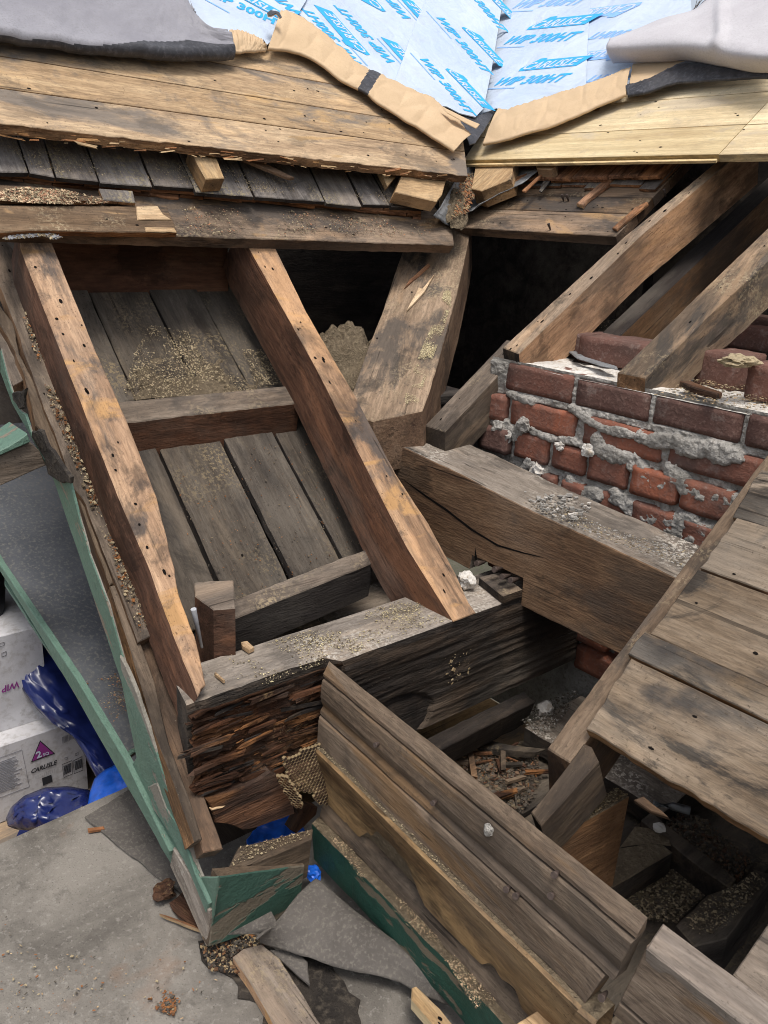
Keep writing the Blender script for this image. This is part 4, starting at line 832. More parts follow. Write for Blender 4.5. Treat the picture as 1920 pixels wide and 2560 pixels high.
for d in ((0, 0), (165, -450), (-345, 20)):
    px_text('WIP 300HT', TL((370 + d[0], 655 + d[1])), TL((-190 + d[0], 60 + d[1])), PB, M_blue, m2, hk=1.05)
    bar(TL((430 + d[0], 665 + d[1])), TL((185 + d[0], 400 + d[1])), PB, m2)
    logo(TL((75 + d[0], 555 + d[1])), TL((-300 + d[0], 130 + d[1])), PB, m2, h=.36)
for d in ((0, 0), (170, -430)):
    logo(TL((745 + d[0], 860 + d[1])), TL((375 + d[0], 455 + d[1])), PB, m2, h=.36)
px_text('WIP 300HT', TA_((140, -70)), TA_((860, 255)), PC, M_blue, m3, hk=1.1)
logo(TA_((250, -140)), TA_((790, 150)), PC, m3, h=.30)
bar(TA_((170, 0)), TA_((375, 112)), PC, m3)
px_text('WIP', TA_((985, 115)), TA_((740, -80)), PC, M_blue, m3, hk=1.1)
for d in ((0, 0), (55, -238), (105, -445)):
    px_text('WIP 300HT', TC((75 + d[0], 495 + d[1])), TC((480 + d[0], 470 + d[1])), QA, M_blue2 if d[0] == 105 else M_blue, m4, hk=1.1)
    logo(TC((238 + d[0] * .85, 405 + d[1])), TC((555 + d[0] * .85, 374 + d[1])), QA, m4, h=.30)
    bar(TC((40 + d[0], 517 + d[1])), TC((195 + d[0], 510 + d[1])), QA, m4)
for d in ((0, 0), (-20, 250)):
    logo(TC((915 + d[0], 22 + d[1])), TC((560 + d[0], 66 + d[1])), QB, m5, M_blue2, h=.3)
    px_text('WIP 300HT', TC((1040 + d[0], 158 + d[1])), TC((650 + d[0], 190 + d[1])), QB, M_blue2, m5, hk=1.1)
# ---------------------------------------------------------------- slate sheet top left
ru = rail(on(L(.19), [(-260, -190), (0, -190), (250, -190), (440, -150), (448, -60), (464, 0), (486, 45), (520, 70), (568, 76)]))
rl_ = rail(on(L(.172), T1((-330, 120), (0, 152), (150, 172), (300, 192), (450, 210), (600, 224), (720, 232), (800, 232), (880, 226), (965, 216))))
def slate(u, v):
    a, b = ru(u), rl_(u)
    if v < .86:
        t = v / .86; p = a.lerp(b, t * .985); h = .014 * math.sin(math.pi * min(1, t)) + .006 * fbm((u * 6, t * 3, 0), 1, 2) + .008 * math.exp(-((t - .3 - .2 * u) ** 2) * 40) * math.sin(u * 9)
        return p + NL * (h + .018 * t ** 6)
    t = (v - .86) / .14; ang = t * 2.9; r = .017
    dn = (b - a).normalized(); p = a.lerp(b, .985)
    return p + NL * (.018 + .006 * fbm((u * 6, 3, 0), 1, 2) - r * (1 - math.cos(ang)) * .5 * 2 * .9) + dn * r * math.sin(ang)
tag(sheet('underlayment_sheet', slate, 220, 110, [M_under, M_black], .0015, mfn=lambda u, v: 1 if v > .90 + .015 * math.sin(u * 7) - .12 * min(1, max(0, (u - .5) / .3)) else 0), 'slate grey underlayment sheet folded along its black lower edge, top left', 'underlayment')
# ---------------------------------------------------------------- kraft paper strips
def strip(name, up_, lo_, pu, plo, bulge, label, mats=None, mfn=None, nu=60, sd=1, curl=.007, crease=.003):
    a_, b_ = railS(on(pu, up_)), railS(on(plo, lo_)); n = pu[0]; ln_ = (b_(.5) - a_(.5)).length
    def f(u, v):
        a, b = a_(u), b_(u); d = (b - a); dn = d.normalized(); a = a + dn * (.006 * nz((u * 40, sd, 0), 1) + .004 * nz((u * 110, sd, 0), 1)) if v == 0 else a
        f1, f2 = vor((u * 9, v * 1.6, 0), 1.0, sd); cr_ = crease * 2.6 * (min(f2, .5) - .25)
        if v < .8:
            t = v / .8; return a.lerp(b, t * .96) + n * (bulge * math.sin(math.pi * (.08 + .87 * t) / 1.0) + crease * .6 * fbm((u * 7, t * 2.5, sd), 1, sd) + cr_)
        t = (v - .8) / .2; an = t * 3.0; p = a.lerp(b, .96)
        return p + n * (bulge * math.sin(math.pi * .95) + crease * fbm((u * 7, 2.5, sd), 1, sd) - curl * (1 - math.cos(an)) * .6) + dn * curl * math.sin(an) * .8
    return tag(sheet(name, f, max(nu, 150), 34, mats or [M_kraft], .0012, mfn=mfn), label, 'paper strip', 'kraft paper strips')
strip('kraft_paper', ZA((370, 258), (450, 258), (560, 288), (625, 320), (672, 388)), ZA((400, 432), (480, 425), (560, 415), (640, 405), (680, 398)), L(.174), L(.17), .007, 'short kraft paper strip at the corner of the slate sheet', nu=24)
strip('kraft_paper', ZA((800, 90), (870, 92), (1000, 160), (1150, 270), (1300, 400), (1380, 480), (1500, 560)) + ZB((400, 860), (560, 940), (700, 1000), (860, 1110), (1060, 1300), (1150, 1400)),
      ZA((692, 412), (800, 418), (900, 432), (1010, 465), (1150, 545), (1300, 655), (1390, 700)) + ZB((60, 960), (180, 1060), (330, 1150), (480, 1260), (700, 1390), (980, 1560)), L(.172), L(.168), .008,
      'long kraft paper strip with a curled top running down left of the valley', nu=260, sd=4, mats=[M_kraft, M_black], mfn=lambda u, v: 1 if abs(u - .487 - .02 * v) < .026 else 0, crease=.004)
lipp = on(L(.215), ZA((690, 105), (715, 82), (790, 95), (815, 140), (800, 150), (765, 110), (730, 128), (700, 128)))
tag(slab('paper_curl', lipp, .004, [M_black, M_kraft], nrm=NL, jit=.002, warp=.006), 'black torn paper lip at the curled top of the long paper strip', 'paper scrap')
tag(slab('paper_fold', [p + NL * .03 for p in on(L(.168), ZB((790, 1190), (900, 1240), (1060, 1320), (1190, 1375), (1150, 1420), (980, 1330), (850, 1260)))], .002, M_kraft, nrm=NL, jit=.001, warp=.008), 'folded paper flap near the foot of the long paper strip', 'paper scrap')
strip('kraft_paper', ZC((108, 628), (180, 628), (300, 585), (480, 530), (640, 478), (760, 430), (872, 385)), ZC((15, 832), (130, 805), (240, 776), (380, 735), (520, 680), (680, 608), (842, 545)), R(.17), R(.158), .008,
      'long kraft paper strip right of the valley over the yellow planks', nu=80, sd=7)
strip('black_strip', ZC((838, 492), (950, 462), (1080, 400), (1200, 352), (1320, 352), (1500, 372), (1720, 405)), ZC((850, 545), (980, 520), (1100, 478), (1230, 462), (1350, 455), (1500, 444), (1720, 430)), R(.164), R(.158), .006,
      'black membrane edge folded under the white roll', mats=[M_black], sd=9, crease=.002)
tag(slab('kraft_scrap', on(R(.165), ZC((880, 362), (1250, 340), (1200, 372), (1050, 420), (940, 470), (860, 500), (868, 420))), .002, M_kraft, nrm=NR, jit=.001, warp=.01), 'shaded kraft paper lapped under the end of the white roll', 'paper scrap')
tag(slab('dark_scrap', on(R(.131), ZC((610, 628), (690, 618), (685, 632), (640, 636))), .002, M_rot, nrm=NR), 'tiny brown scrap under the right paper strip', 'scrap')
# ---------------------------------------------------------------- white roll folded back
ra = railS(on(R(.185), ZC((752, 226), (900, 170), (1050, 112), (1220, 62), (1320, -8), (1500, -110), (1800, -260))))
rb = railS(on(R(.235), ZC((742, 240), (900, 208), (1050, 196), (1200, 196), (1350, 212), (1500, 235), (1760, 290))))
rc = railS(on(R(.225), ZC((738, 295), (900, 290), (1050, 285), (1200, 290), (1350, 310), (1500, 345), (1760, 370))))
rd_ = railS(on(R(.172), ZC((768, 362), (900, 358), (1050, 352), (1200, 350), (1400, 380), (1580, 412), (1760, 410))))
def wroll(u, v):
    A, B, Cc, Dd = ra(u), rb(u), rc(u), rd_(u)
    if v < .5: p = A.lerp(B, v / .5); h = .02 * math.sin(v / .5 * math.pi) * (.3 + u) * .6
    else:
        t = (v - .5) / .5; k = 1 - t; p = B * (k * k) + (Cc + NR * .02 - UPR * .02) * (2 * k * t) + Dd * (t * t); h = 0
    cr = .012 * math.exp(-((u - .62) ** 2) * 900) * math.sin(v * math.pi) + .002 * fbm((u * 5, v * 3, 0), 1, 4)
    return p + NR * (h + cr)
tag(sheet('membrane_roll', wroll, 90, 50, [M_memb], .002), 'off white membrane folded back in a fat roll over the right roof', 'membrane')
# twigs of a tree against the gap of sky
tr = root('bare_tree', (16.0, 10.0, -4.6), 'bare thin twigs of a tree in the small gap of sky at the top', 'tree')
random.seed(2)
base = P((1850, 90), (ray(1760, 10).normalized(), 16.0)); tk = [V((base.x, base.y, -4.58)), V((base.x + .1, base.y, 0)), base]
tube('trunk', tk, .14, M_dark, tr, 10, .05)
bmq = []
def br(p, d, l, r, dep):
    q = p + d * l; bmq.append((p, q, r))
    if dep:
        for k in range(3): br(p.lerp(q, random.uniform(.4, 1)), (d + V((random.uniform(-1, 1), random.uniform(-1, 1), random.uniform(-.4, .7))) * .8).normalized(), l * .68, r * .62, dep - 1)
for k in range(6): br(tk[1].lerp(tk[2], random.uniform(.4, 1)), V((random.uniform(-1, 1), random.uniform(-1, 1), random.uniform(.1, .9))).normalized(), 1.1, .03, 4)
bm = bmesh.new()
for p, q, r in bmq:
    d = (q - p).normalized(); u = d.orthogonal().normalized(); v = d.cross(u); A_ = []; B_ = []
    for k in range(4):
        w_ = u * math.cos(k * 1.571) + v * math.sin(k * 1.571); A_.append(bm.verts.new(p + w_ * r)); B_.append(bm.verts.new(q + w_ * r * .7))
    for k in range(4): bm.faces.new((A_[k], A_[(k + 1) % 4], B_[(k + 1) % 4], B_[k]))
me = bpy.data.meshes.new('crown'); bm.to_mesh(me); bm.free(); link('crown', me, [M_grys], None, tr)
# ================================================================ RAKE AND LEDGE ON THE LEFT
def ledgez(y): return -1.0 + .3 * (y - 1.2)
LN = V((0, -.3, 1)).normalized(); LPL = (LN, LN.dot(V((0, 1.2, -1.0))))
lg = root('ledge_roof', (.58, 1.6, -1.0), 'grey metal covered ledge with a mint green edge below the rake', 'ledge')
o0, o1 = P(Z4((0, 30))[0], LPL), P(Z4((900, 1440))[0], LPL)
far = P((0, 1040), LPL)
pts = [P((-150, 1190), LPL), P(Z4((0, 30))[0], LPL), P(Z4((300, 480))[0], LPL), P(Z4((560, 870))[0], LPL), P(Z4((900, 1440))[0], LPL)]
pts += [V((.505, o1.y, ledgez(o1.y))), V((.505, 1.17, ledgez(1.17))), V((.765, 1.17, ledgez(1.17))), V((.765, 2.49, ledgez(2.49))), V((.45, 2.49, ledgez(2.49)))]
slab('ledge_top', pts, .01, M_ledge, grain=Y, nrm=Z, parent=lg, jit=.0015)
eo = [P((-140, 1172), LPL)] + on(LPL, Z4((0, 30), (300, 480), (560, 870), (900, 1440))) + [P(Z4((1230, 2130))[0], HX(.488))]
lowr = Z4((-60, -20), (0, 82), (300, 565), (560, 1010), (900, 1610), (1195, 2125))
th_ = []
for q, e_ in zip(lowr, eo): th_.append(P(q, HX(e_.x - .006)))
fcp = [(-140, 1172)] + Z4((0, 30), (300, 480), (560, 870), (900, 1440), (1235, 2120), (1230, 2150), (1195, 2125), (900, 1610), (560, 1010), (300, 565), (0, 82)) + [(-150, 1235)]
def lface(u, v):
    a, b = rail(eo)(u) + V((-.004, 0, .003)), rail(th_)(u); return a.lerp(b, v) + V((-.006 * math.sin(v * 3.14), 0, 0))
slab('ledge_fascia', on(HX(.478), fcp), .012, M_mint, nrm=-X, grain=Y, parent=lg, jit=.0015)
slab('soffit', [p + V((.005, 0, -.058)) for p in eo[1:5]] + [V((.66, eo[4].y, eo[4].z - .06)), V((.66, 2.4, ledgez(2.4) - .06))], .01, M_mintw, nrm=-Z, parent=lg)
chips('sawdust', [p + V((0, 0, .003)) for p in on(LPL, Z4((350, 420), (650, 420), (800, 720), (960, 1100), (1000, 1300), (880, 1420), (700, 1130), (560, 860)))], 900, .006, [M_saw, M_ced, M_sawp], Z, 'sawdust scattered over the grey ledge', 'sawdust', dens=lambda x, y: .1 + 1.3 * fbm((x * 11, y * 11, 0), 1, 6))
# mint rake fascia: vertical painted board facing left
FX = (V((1, 0, .031)), .4576)
fc = [(0, 872), (20, 950), (33, 990), (50, 1028), (63, 1035), (80, 1088), (100, 1130), (120, 1165), (175, 1207), (223, 1385), (271, 1513), (328, 1718), (386, 1862), (494, 2192), (545, 2192), (521, 2366), (432, 2168), (402, 2120), (316, 1935), (340, 1893), (302, 1702), (201, 1400), (133, 1200), (70, 1080), (30, 1010), (0, 930)]
rk = root('rake_fascia', (.5, 1.3, -.8), 'mint green painted rake board with chipped edge running down to the corner', 'fascia')
slab('fascia_board', on(FX, fc), .004, [M_mint, M_mintw, M_mintw], grain=V((0, -.75, -.65)), nrm=-X, parent=rk, jit=.002)
slab('worn_strip', [p + V((-.004, 0, 0)) for p in on(FX, Z4((885, 690), (905, 880), (960, 1080), (1060, 1420), (1120, 1600), (1222, 1780), (1330, 2120), (1500, 2420), (1420, 2250), (1260, 1740), (1120, 1290), (1010, 960), (930, 770)))], .006, [M_mintw], grain=V((0, -.75, -.65)), nrm=-X, parent=rk, jit=.003)
slab('cracked_edge', [p + V((-.006, 0, 0)) for p in on(FX, T7((625, 205), (665, 190), (700, 290), (760, 380), (830, 580), (880, 690), (868, 730), (800, 560), (740, 440), (650, 300)))], .012, [M_mintw], nrm=-X, parent=rk, jit=.003, grain=V((0, -.75, -.65)))
slab('bare_corner', [p + V((-.005, 0, 0)) for p in on(FX, T7((728, 460), (790, 560), (880, 720), (866, 868), (770, 650), (715, 530)))], .006, [M_bbt], nrm=-X, parent=rk, jit=.001, grain=V((0, -.75, -.65)))
tag(slab('broken_moulding', [p + V((-.01, 0, .01)) for p in on(LPL, T7((545, 100), (590, 70), (640, 35), (575, 55), (530, 85)))], .012, [M_mintw, M_grys], jit=.003), 'broken splintered moulding end on the lower ledge', 'splinter')
# planks of the rake, roof-parallel
RO = -.095
tag(slab('rake_plank', on(L(RO), [(-10, 575), (30, 620), (75, 760), (150, 980), (209, 1117), (241, 1200), (300, 1350), (350, 1500), (382, 1588), (345, 1606), (300, 1480), (255, 1370), (215, 1260), (179, 1209), (143, 1099), (98, 983), (39, 813), (-10, 690)]), .03, [M_gryw, M_bb, M_bb], grain=-UPL, jit=.003, nails=4, rough={11: .004}),
    'brown rake plank strewn with sawdust left of the broken rafter', 'board', 'planks of the rake')
tag(slab('rake_plank', on(L(RO - .012), Z3((-40, 560), (110, 760), (160, 1020), (330, 1350), (480, 1740), (600, 2110)) + T5((400, 170), (485, 415), (455, 436), (330, 90), (300, 0)) + Z3((590, 2200), (470, 1960), (340, 1660), (300, 1620), (210, 1220), (130, 1000), (-40, 700))), .03, [M_grys, M_bb, M_bb], grain=-UPL, jit=.003),
    'narrow split plank outside the sawdust covered rake plank', 'board', 'planks of the rake')
tag(slab('rake_board_end', on(L(RO - .03), Z3((-60, 330), (0, 640), (130, 960), (215, 1225), (175, 1255), (110, 1290), (60, 1190), (0, 960), (-60, 800))), .035, [M_gryw, M_char, M_tan], grain=-UPL, jit=.002), 'silver grey board end with a dark hole below it at the left edge', 'board')
tag(slab('rot_hole', on(HX(.466), Z3((100, 1350), (215, 1300), (205, 1480), (160, 1490), (105, 1410))), .004, M_stain, nrm=-X, jit=.006, rough={i: .008 for i in range(5)}), 'black rot patch below the silver grey board end', 'rot patch', 'rot patches on the rake')
tag(slab('rot_hole', on(HX(.466), Z3((265, 1670), (345, 1665), (400, 1800), (480, 1900), (590, 2060), (585, 2110), (480, 2080), (400, 2030), (370, 1900), (265, 1720))), .006, M_stain, nrm=-X, jit=.006, rough={i: .008 for i in range(10)}), 'long black rotten hollow in the mint rake above the bracket', 'rot patch', 'rot patches on the rake')
tag(slab('rake_plank', on(L(-.125), T5((560, 560), (640, 660), (700, 850), (778, 1095)) + T7((865, 300), (925, 468), (845, 485), (740, 170), (640, -100)) + T5((640, 840), (570, 690))), .045, [M_bb, M_bb, M_grys], grain=-UPL, jit=.002),
    'lower brown rake plank beside the sill with a square cut end', 'board', 'planks of the rake')
tag(slab('rake_plank', on(L(-.105), T5((455, 440), (487, 432), (578, 660), (640, 830), (702, 1095)) + T7((790, 270), (840, 428), (806, 440), (730, 220), (640, -20)) + T5((600, 900), (520, 640))), .05, [M_grys, M_edge, M_grys], grain=-UPL, jit=.0015),
    'rake plank split lengthwise with a bright orange edge', 'board', 'planks of the rake')
chips('sawdust', [p + NL * .003 for p in on(L(RO), [(60, 700), (85, 760), (160, 990), (230, 1180), (290, 1340), (370, 1560), (345, 1590), (270, 1370), (200, 1200), (120, 1000), (60, 800)])], 900, .008, [M_saw, M_ced, M_sawp], NL, 'sawdust and crumbs strewn down the rake plank', 'sawdust', k=.33, dens=lambda x, y: .35 + .9 * fbm((x * 12, y * 12, 0), 1, 2))
tag(tube('bent_nail', [P(q, HX(.56)) for q in T5((588, 575), (610, 560), (650, 568))], .003, M_iron), 'rusty bent nail at the end of the sawdust covered rake plank', 'nail')
# bracket under the rake
bk = root('rake_bracket', (.42, 1.5, -.55), 'grey topped bracket block with a mint moulding at the left edge', 'bracket')
bf = on(HY(1.47), Z3((-120, 1960), (0, 1875), (255, 1762), (330, 1830), (390, 1955), (20, 2120), (-120, 2170)))
slab('bracket_block', bf, .1, [M_grys, M_ledge, M_grys], grain=X, nrm=-Y, ext=V((0, .13, 0)), parent=bk)
mt_ = on(HY(1.462), Z3((-40, 1850), (60, 1800), (160, 1740), (230, 1690), (255, 1762), (120, 1820), (0, 1875), (-40, 1895)))
slab('moulding', mt_, .02, [M_mint], nrm=-Y, ext=V((0, .1, 0)), parent=bk)
# ================================================================ CORNER BOX END
slab_g = []
tag(slab('soffit_plank', on(HZ(-1.006), T7((990, 458), (1150, 420), (1298, 383), (1293, 425), (1120, 500), (938, 562))), .05, [M_grys, M_grys, M_grys], grain=X, nrm=Z, ext=V((-.004, .004, -.085)), jit=.0015), 'brown dusty board on edge at the corner between the two cornices', 'board')
gb = root('corner_board', (.6, .92, -1.15), 'worn green square board closing the corner of the left cornice', 'board')
slab('panel', on(HY(.925), T7((905, 585), (1265, 537), (1255, 620), (1228, 768), (1050, 815), (866, 876), (885, 700))), .022, [M_greenw, M_grys, M_grys], grain=X, nrm=-Y, parent=gb, jit=.0015)
chips('sawdust', [p + V((0, 0, .002)) for p in on(HZ(-1.006), T7((1000, 462), (1290, 392), (1285, 420), (960, 545)))], 250, .006, [M_saw, M_sawp], Z, 'sawdust on the brown board at the cornice corner', 'sawdust')
# ================================================================ RIGHT CORNICE (fascia with mouldings)
FD = V((-.045, -.655, 0)).normalized(); FL = .652
f0 = V((.7372, .985, 0)); FN = V((-1, .0687, .03)).normalized(); FPL = (FN, FN.dot(f0 + V((0, 0, -.775))))
def prof(pts, name, label, cat, mats, s0=0.0, s1=FL, parent=None, n=46, jit=.0009, cut=0.0, sd=1, sag=None):
    """A moulding: its section (x offset, z) run along the cornice."""
    bm = bmesh.new(); rows_ = []
    sub = []
    for (a, b) in zip(pts, pts[1:]):
        m = max(1, int(math.hypot(a[0] - b[0], a[1] - b[1]) / .014))
        for k in range(m): sub.append((a[0] + (b[0] - a[0]) * k / m, a[1] + (b[1] - a[1]) * k / m))
    sub.append(pts[-1]); 
    for i in range(n + 1):
        s = s0 + (s1 - s0) * i / n; r = []
        for j, (dx_, z_) in enumerate(sub):
            p = f0 + FD * s + V((dx_, 0, z_)); q = V((s * 14, dx_ * 60, z_ * 60))
            e = (noise.noise(q * 1.0 + V((sd * 7, 0, 0))) + .6 * noise.noise(q * 3 + V((sd, 0, 0)))) * jit
            if sag: e2 = sag(s, j / (len(sub) - 1))
            else: e2 = V((0, 0, 0))
            if i in (0, n): p += V((0, .0015 * noise.noise(q * 2), 0))
            r.append(bm.verts.new(p + V((e, 0, e * .6)) + e2 + V((0, cut * (-.72 - z_) * max(0, (i - n + 4) / 4), 0))))
        rows_.append(r)
    for a, b in zip(rows_, rows_[1:]):
        for j in range(len(sub) - 1):
            f = bm.faces.new((a[j], b[j], b[j + 1], a[j + 1])); sl_ = abs(sub[j + 1][0] - sub[j][0]) > abs(sub[j + 1][1] - sub[j][1]) * 1.3
            f.material_index = 1 if (sl_ and len(mats) > 1) else 0
    for rr in (rows_[0], rows_[-1]):
        try: bm.faces.new(rr).material_index = 0
        except Exception: pass
    a = [r[0] for r in rows_]; b = [r[-1] for r in rows_]
    for i in range(n): bm.faces.new((rows_[i][-1], rows_[i + 1][-1], rows_[i + 1][0], rows_[i][0]))
    bmesh.ops.recalc_face_normals(bm, faces=bm.faces[:])
    M = frame(f0 + FD * (s0 + s1) / 2 + V((0, 0, -.85)), FD, V((-1, 0, .35))); 
    bm.transform(M.inverted()); me = bpy.data.meshes.new(name); bm.to_mesh(me); bm.free()
    o = link(name, me, mats, M, parent)
    return tag(o, label, cat)
co_ = root('cornice', (.74, .65, -1.0), 'moulded cornice of grey and raw brown boards running diagonally from the sill corner', 'cornice')
prof([(.018, -.7085), (.0095, -.7255), (.0075, -.729), (.0075, -.735), (.016, -.738), (.03, -.738)], 'cornice_cap', 'grey dusty top board', None, [M_fas, M_fast], sd=2, parent=co_, cut=.18)
prof([(.03, -.7395), (.0065, -.7395), (.0045, -.742), (.0015, -.772), (.004, -.783), (.0085, -.793), (.0035, -.800), (.0025, -.806), (.009, -.809), (.03, -.809)], 'crown_moulding', None, None, [M_fas], sd=3, parent=co_, cut=.18)
prof([(.03, -.8095), (.003, -.8105), (.001, -.813), (-.001, -.82), (-.002, -.864), (.03, -.864)], 'frieze_board', None, None, [M_fas], sd=4, parent=co_, cut=.3)
def brk(s, t):
    if t > .62 and t < .93:
        g = max(0, fbm((s * 7, 0, 0), 1, 4) + .12) * 2.2 * (1 if s > .08 else 0)
        return V((.0, 0, .03 * g * (t - .62) / .3))
    return V((0, 0, 0))
prof([(.025, -.8645), (-.009, -.8655), (-.0135, -.8695), (-.012, -.876), (-.004, -.905), (.003, -.935), (.009, -.968), (.013, -.988), (.027, -.988)], 'lower_moulding', 'raw brown board with a broken out knot', None, [M_fas2, M_saw], sd=5, n=130, sag=brk, parent=co_, cut=.3)
prof([(.05, -.98), (.024, -.9885), (.016, -1.0), (.008, -1.03), (.05, -1.03)], 'bed_moulding', None, None, [M_grys], sd=6, s1=FL + .05, parent=co_)
chips('sawdust', [f0 + V((-.011, 0, -.864)), f0 + V((.0, 0, -.862)), f0 + FD * .4 + V((-.001, 0, -.862)), f0 + FD * .4 + V((-.011, 0, -.864))], 700, .005, [M_sawp, M_saw], Z, 'sawdust lying on the ledge of the raw brown cornice board', 'sawdust', k=.2, mul=3)
# green plank at the bottom of the cornice
gp = on(HZ(-1.02), [(797, 2040), (779, 2057), (920, 2200), (1115, 2400), (1260, 2560), (1340, 2640), (1420, 2640), (1160, 2392), (990, 2232)])
tag(slab('soffit_board', gp, .1, [M_saw, M_green, M_grys], grain=FD, nrm=Z, ext=V((.008, .0, -.085)), jit=.002), 'dusty board with a dark green painted front at the foot of the right cornice', 'board')
chips('sawdust', [p + V((0, 0, .002)) for p in on(HZ(-1.02), Z1((140, 1460), (185, 1410), (420, 1640), (700, 1930)) + Z2((0, 1080), (200, 1300), (440, 1659), (250, 1659), (0, 1260)) + Z1((560, 1960), (330, 1640)))], 2600, .0055, [M_sawp, M_saw, M_saw, M_blk], Z, 'thick sawdust along the dusty board at the foot of the cornice', 'sawdust', k=.2, mul=4, dens=lambda x, y: .25 + 1.1 * fbm((x * 12, y * 12, 0), 1, 3))
# nails of the cornice
for q, lb in (((670, 800), 'round nail head high on the crown moulding near its left end'), ((1145, 1280), 'rusty nail head in the middle of the crown moulding')):
    a = P(Z1(q)[0], FPL); nail(a + V((.012, 0, 0)), V((-1, -.2, .2)), .02, lb, M_iron, .0018, 'nails in the cornice')
for q, lb in (((400, 730), 'upper rusty nail of the pair on the flat cornice board'), ((465, 775), 'lower rusty nail of the pair on the flat cornice board'), ((705, 775), 'rusty nail high on the crown moulding right of the paint blob'), ((730, 630), 'dark nail hole plug high near the cornice cap'), ((1055, 1475), 'grey nail head near the mitred joint of the cornice')):
    a = P(Z2(q)[0], FPL); nail(a + V((.012, 0, 0)), V((-1, -.2, .3)), .018, lb, M_iron, .002, 'nails in the cornice')
tag(lump('paint_blob', P(Z2((280, 320))[0], FPL), (.005, .007, .01), M_mort, 3, amp=.3), 'white paint blob stuck on the crown moulding', 'paint blob')
# second cornice piece after the mitre
c2 = root('cornice_end', (.72, .2, -.8), 'plain grey cornice piece beyond the dark mitre gap at lower right', 'cornice board')
def c2p(x, y, z): return V((x, y, z))
slab('face_board', [c2p(.706, .326, -.742), c2p(.706, .343, -.838), c2p(.69, -.3, -.838), c2p(.69, -.3, -.742)], .02, [M_fas, M_fas, M_fas], grain=V((0, -1, 0)), nrm=V((-1, 0, .1)), parent=c2, jit=.0015)
slab('cap_board', [c2p(.704, .324, -.741), c2p(.69, -.3, -.741), c2p(.735, -.3, -.735), c2p(.745, .330, -.735)], .02, [M_fast, M_fast, M_fas], grain=V((0, -1, 0)), nrm=Z, parent=c2, jit=.002)
slab('lower_strip', [c2p(.706, .344, -.843), c2p(.708, .350, -.868), c2p(.69, -.3, -.868), c2p(.69, -.3, -.843)], .02, [M_fas], grain=V((0, -1, 0)), nrm=V((-1, 0, .2)), parent=c2)
# grey boards at the right bottom edge
gd = on(HZ(-.80), T8((1515, 985), (1565, 915), (1700, 720), (1800, 1200), (1659, 1115)))
tag(slab('grey_board', gd, .03, [M_gryw, M_grys, M_grys], grain=-Y, nrm=Z), 'grey weathered boards at the lower right edge beyond the cornice end', 'board')
# ================================================================ GUTTER SPACE BETWEEN BEAM AND CORNICE
gs_ = root('gutter_floor', (1.1, .6, -1.1), 'dirty boards at the bottom of the open cornice box', 'floor boards')
for i, (ya, yb_, o) in enumerate(((1.0, .83, 0), (.825, .64, -.006), (.635, .45, .0), (.445, .2, -.004), (.195, -.3, 0))):
    slab('board', [V((.8, ya, -1.11 + o)), V((1.52, ya, -1.11 + o)), V((1.52, yb_, -1.11 + o)), V((.8, yb_, -1.11 + o))], .02, [M_floor, M_dark, M_dark], grain=X, nrm=Z, parent=gs_, jit=.002)
tag(slab('charred_strip', [V((1.0, .965, -.99)), V((1.32, .965, -.985)), V((1.32, 1.0, -.975)), V((1.0, 1.0, -.98))], .07, [M_char, M_char, M_char], grain=X, nrm=Z, jit=.004), 'black charred strip below the sill at the back of the cornice box', 'board')
tag(slab('dusty_ledge', [V((1.30, .62, -1.045)), V((1.30, .97, -1.045)), V((1.5, .97, -1.035)), V((1.5, .62, -1.035))], .05, [M_bbt, M_char, M_char], grain=Y, nrm=Z, jit=.003), 'ledge covered in grey mortar dust at the foot of the brick wall', 'ledge')
tag(lump('mortar_chunk', P(T6((735, 948))[0], HZ(-1.03)), (.016, .022, .02), M_mortw, 15, amp=.5, sub=2), 'angular grey mortar chunk on the dusty ledge', 'mortar chunk')
def debris(px, z, n, sz, mats, label, cat='debris', **k): return chips('debris', [p + V((0, 0, .003)) for p in on(HZ(z), px)], n, sz, mats, Z, label, cat, **k)
debris(T8((340, 90), (450, 40), (700, 60), (720, 190), (640, 330), (560, 280)), -1.1, 900, .024, [M_saw, M_dirt, M_rot, M_grys, M_dirt, M_floor, M_bb], 'fine rubbish in the cornice box behind the crown moulding', aspect=4, k=.17, mul=5)
debris(T8((340, 90), (450, 40), (700, 60), (720, 190), (640, 330), (560, 280)), -1.095, 46, .1, [M_bb, M_rot, M_grys, M_ced, M_floor], 'splinters over the rubbish in the cornice box', 'splinters', aspect=11, amin=4, k=.45, mul=1.2, flat=.6)
debris(T6((590, 970), (860, 880), (880, 900), (760, 1050), (690, 1060)), -1.035, 500, .007, [M_mort, M_dirt, M_dirt], 'grey grit on the dusty ledge', 'grit', aspect=1.6, flat=.7)
debris(Z6((650, 1290), (1000, 1090), (1250, 1180), (1240, 1260), (1020, 1470), (850, 1460)), -1.1, 2200, .008, [M_saw, M_saw, M_dirt, M_sawp], 'brown sawdust and dirt on the cornice box floor at right', 'sawdust')
debris(Z6((1040, 700), (1220, 760), (1560, 1060), (1440, 1190), (1200, 1010), (960, 830), (830, 690)), -1.085, 800, .01, [M_dirt, M_dirt, M_saw, M_rot], 'grey dirt clods behind the batten in the cornice box', 'dirt', aspect=1.8, flat=.8)
tag(slab('batten', on(HZ(-1.05), Z6((780, 745), (850, 690), (1440, 1150), (1400, 1222), (1210, 1090))), .05, [M_floor, M_char, M_char], grain=X, nrm=Z, jit=.002), 'dark batten running along the cornice box floor', 'batten')
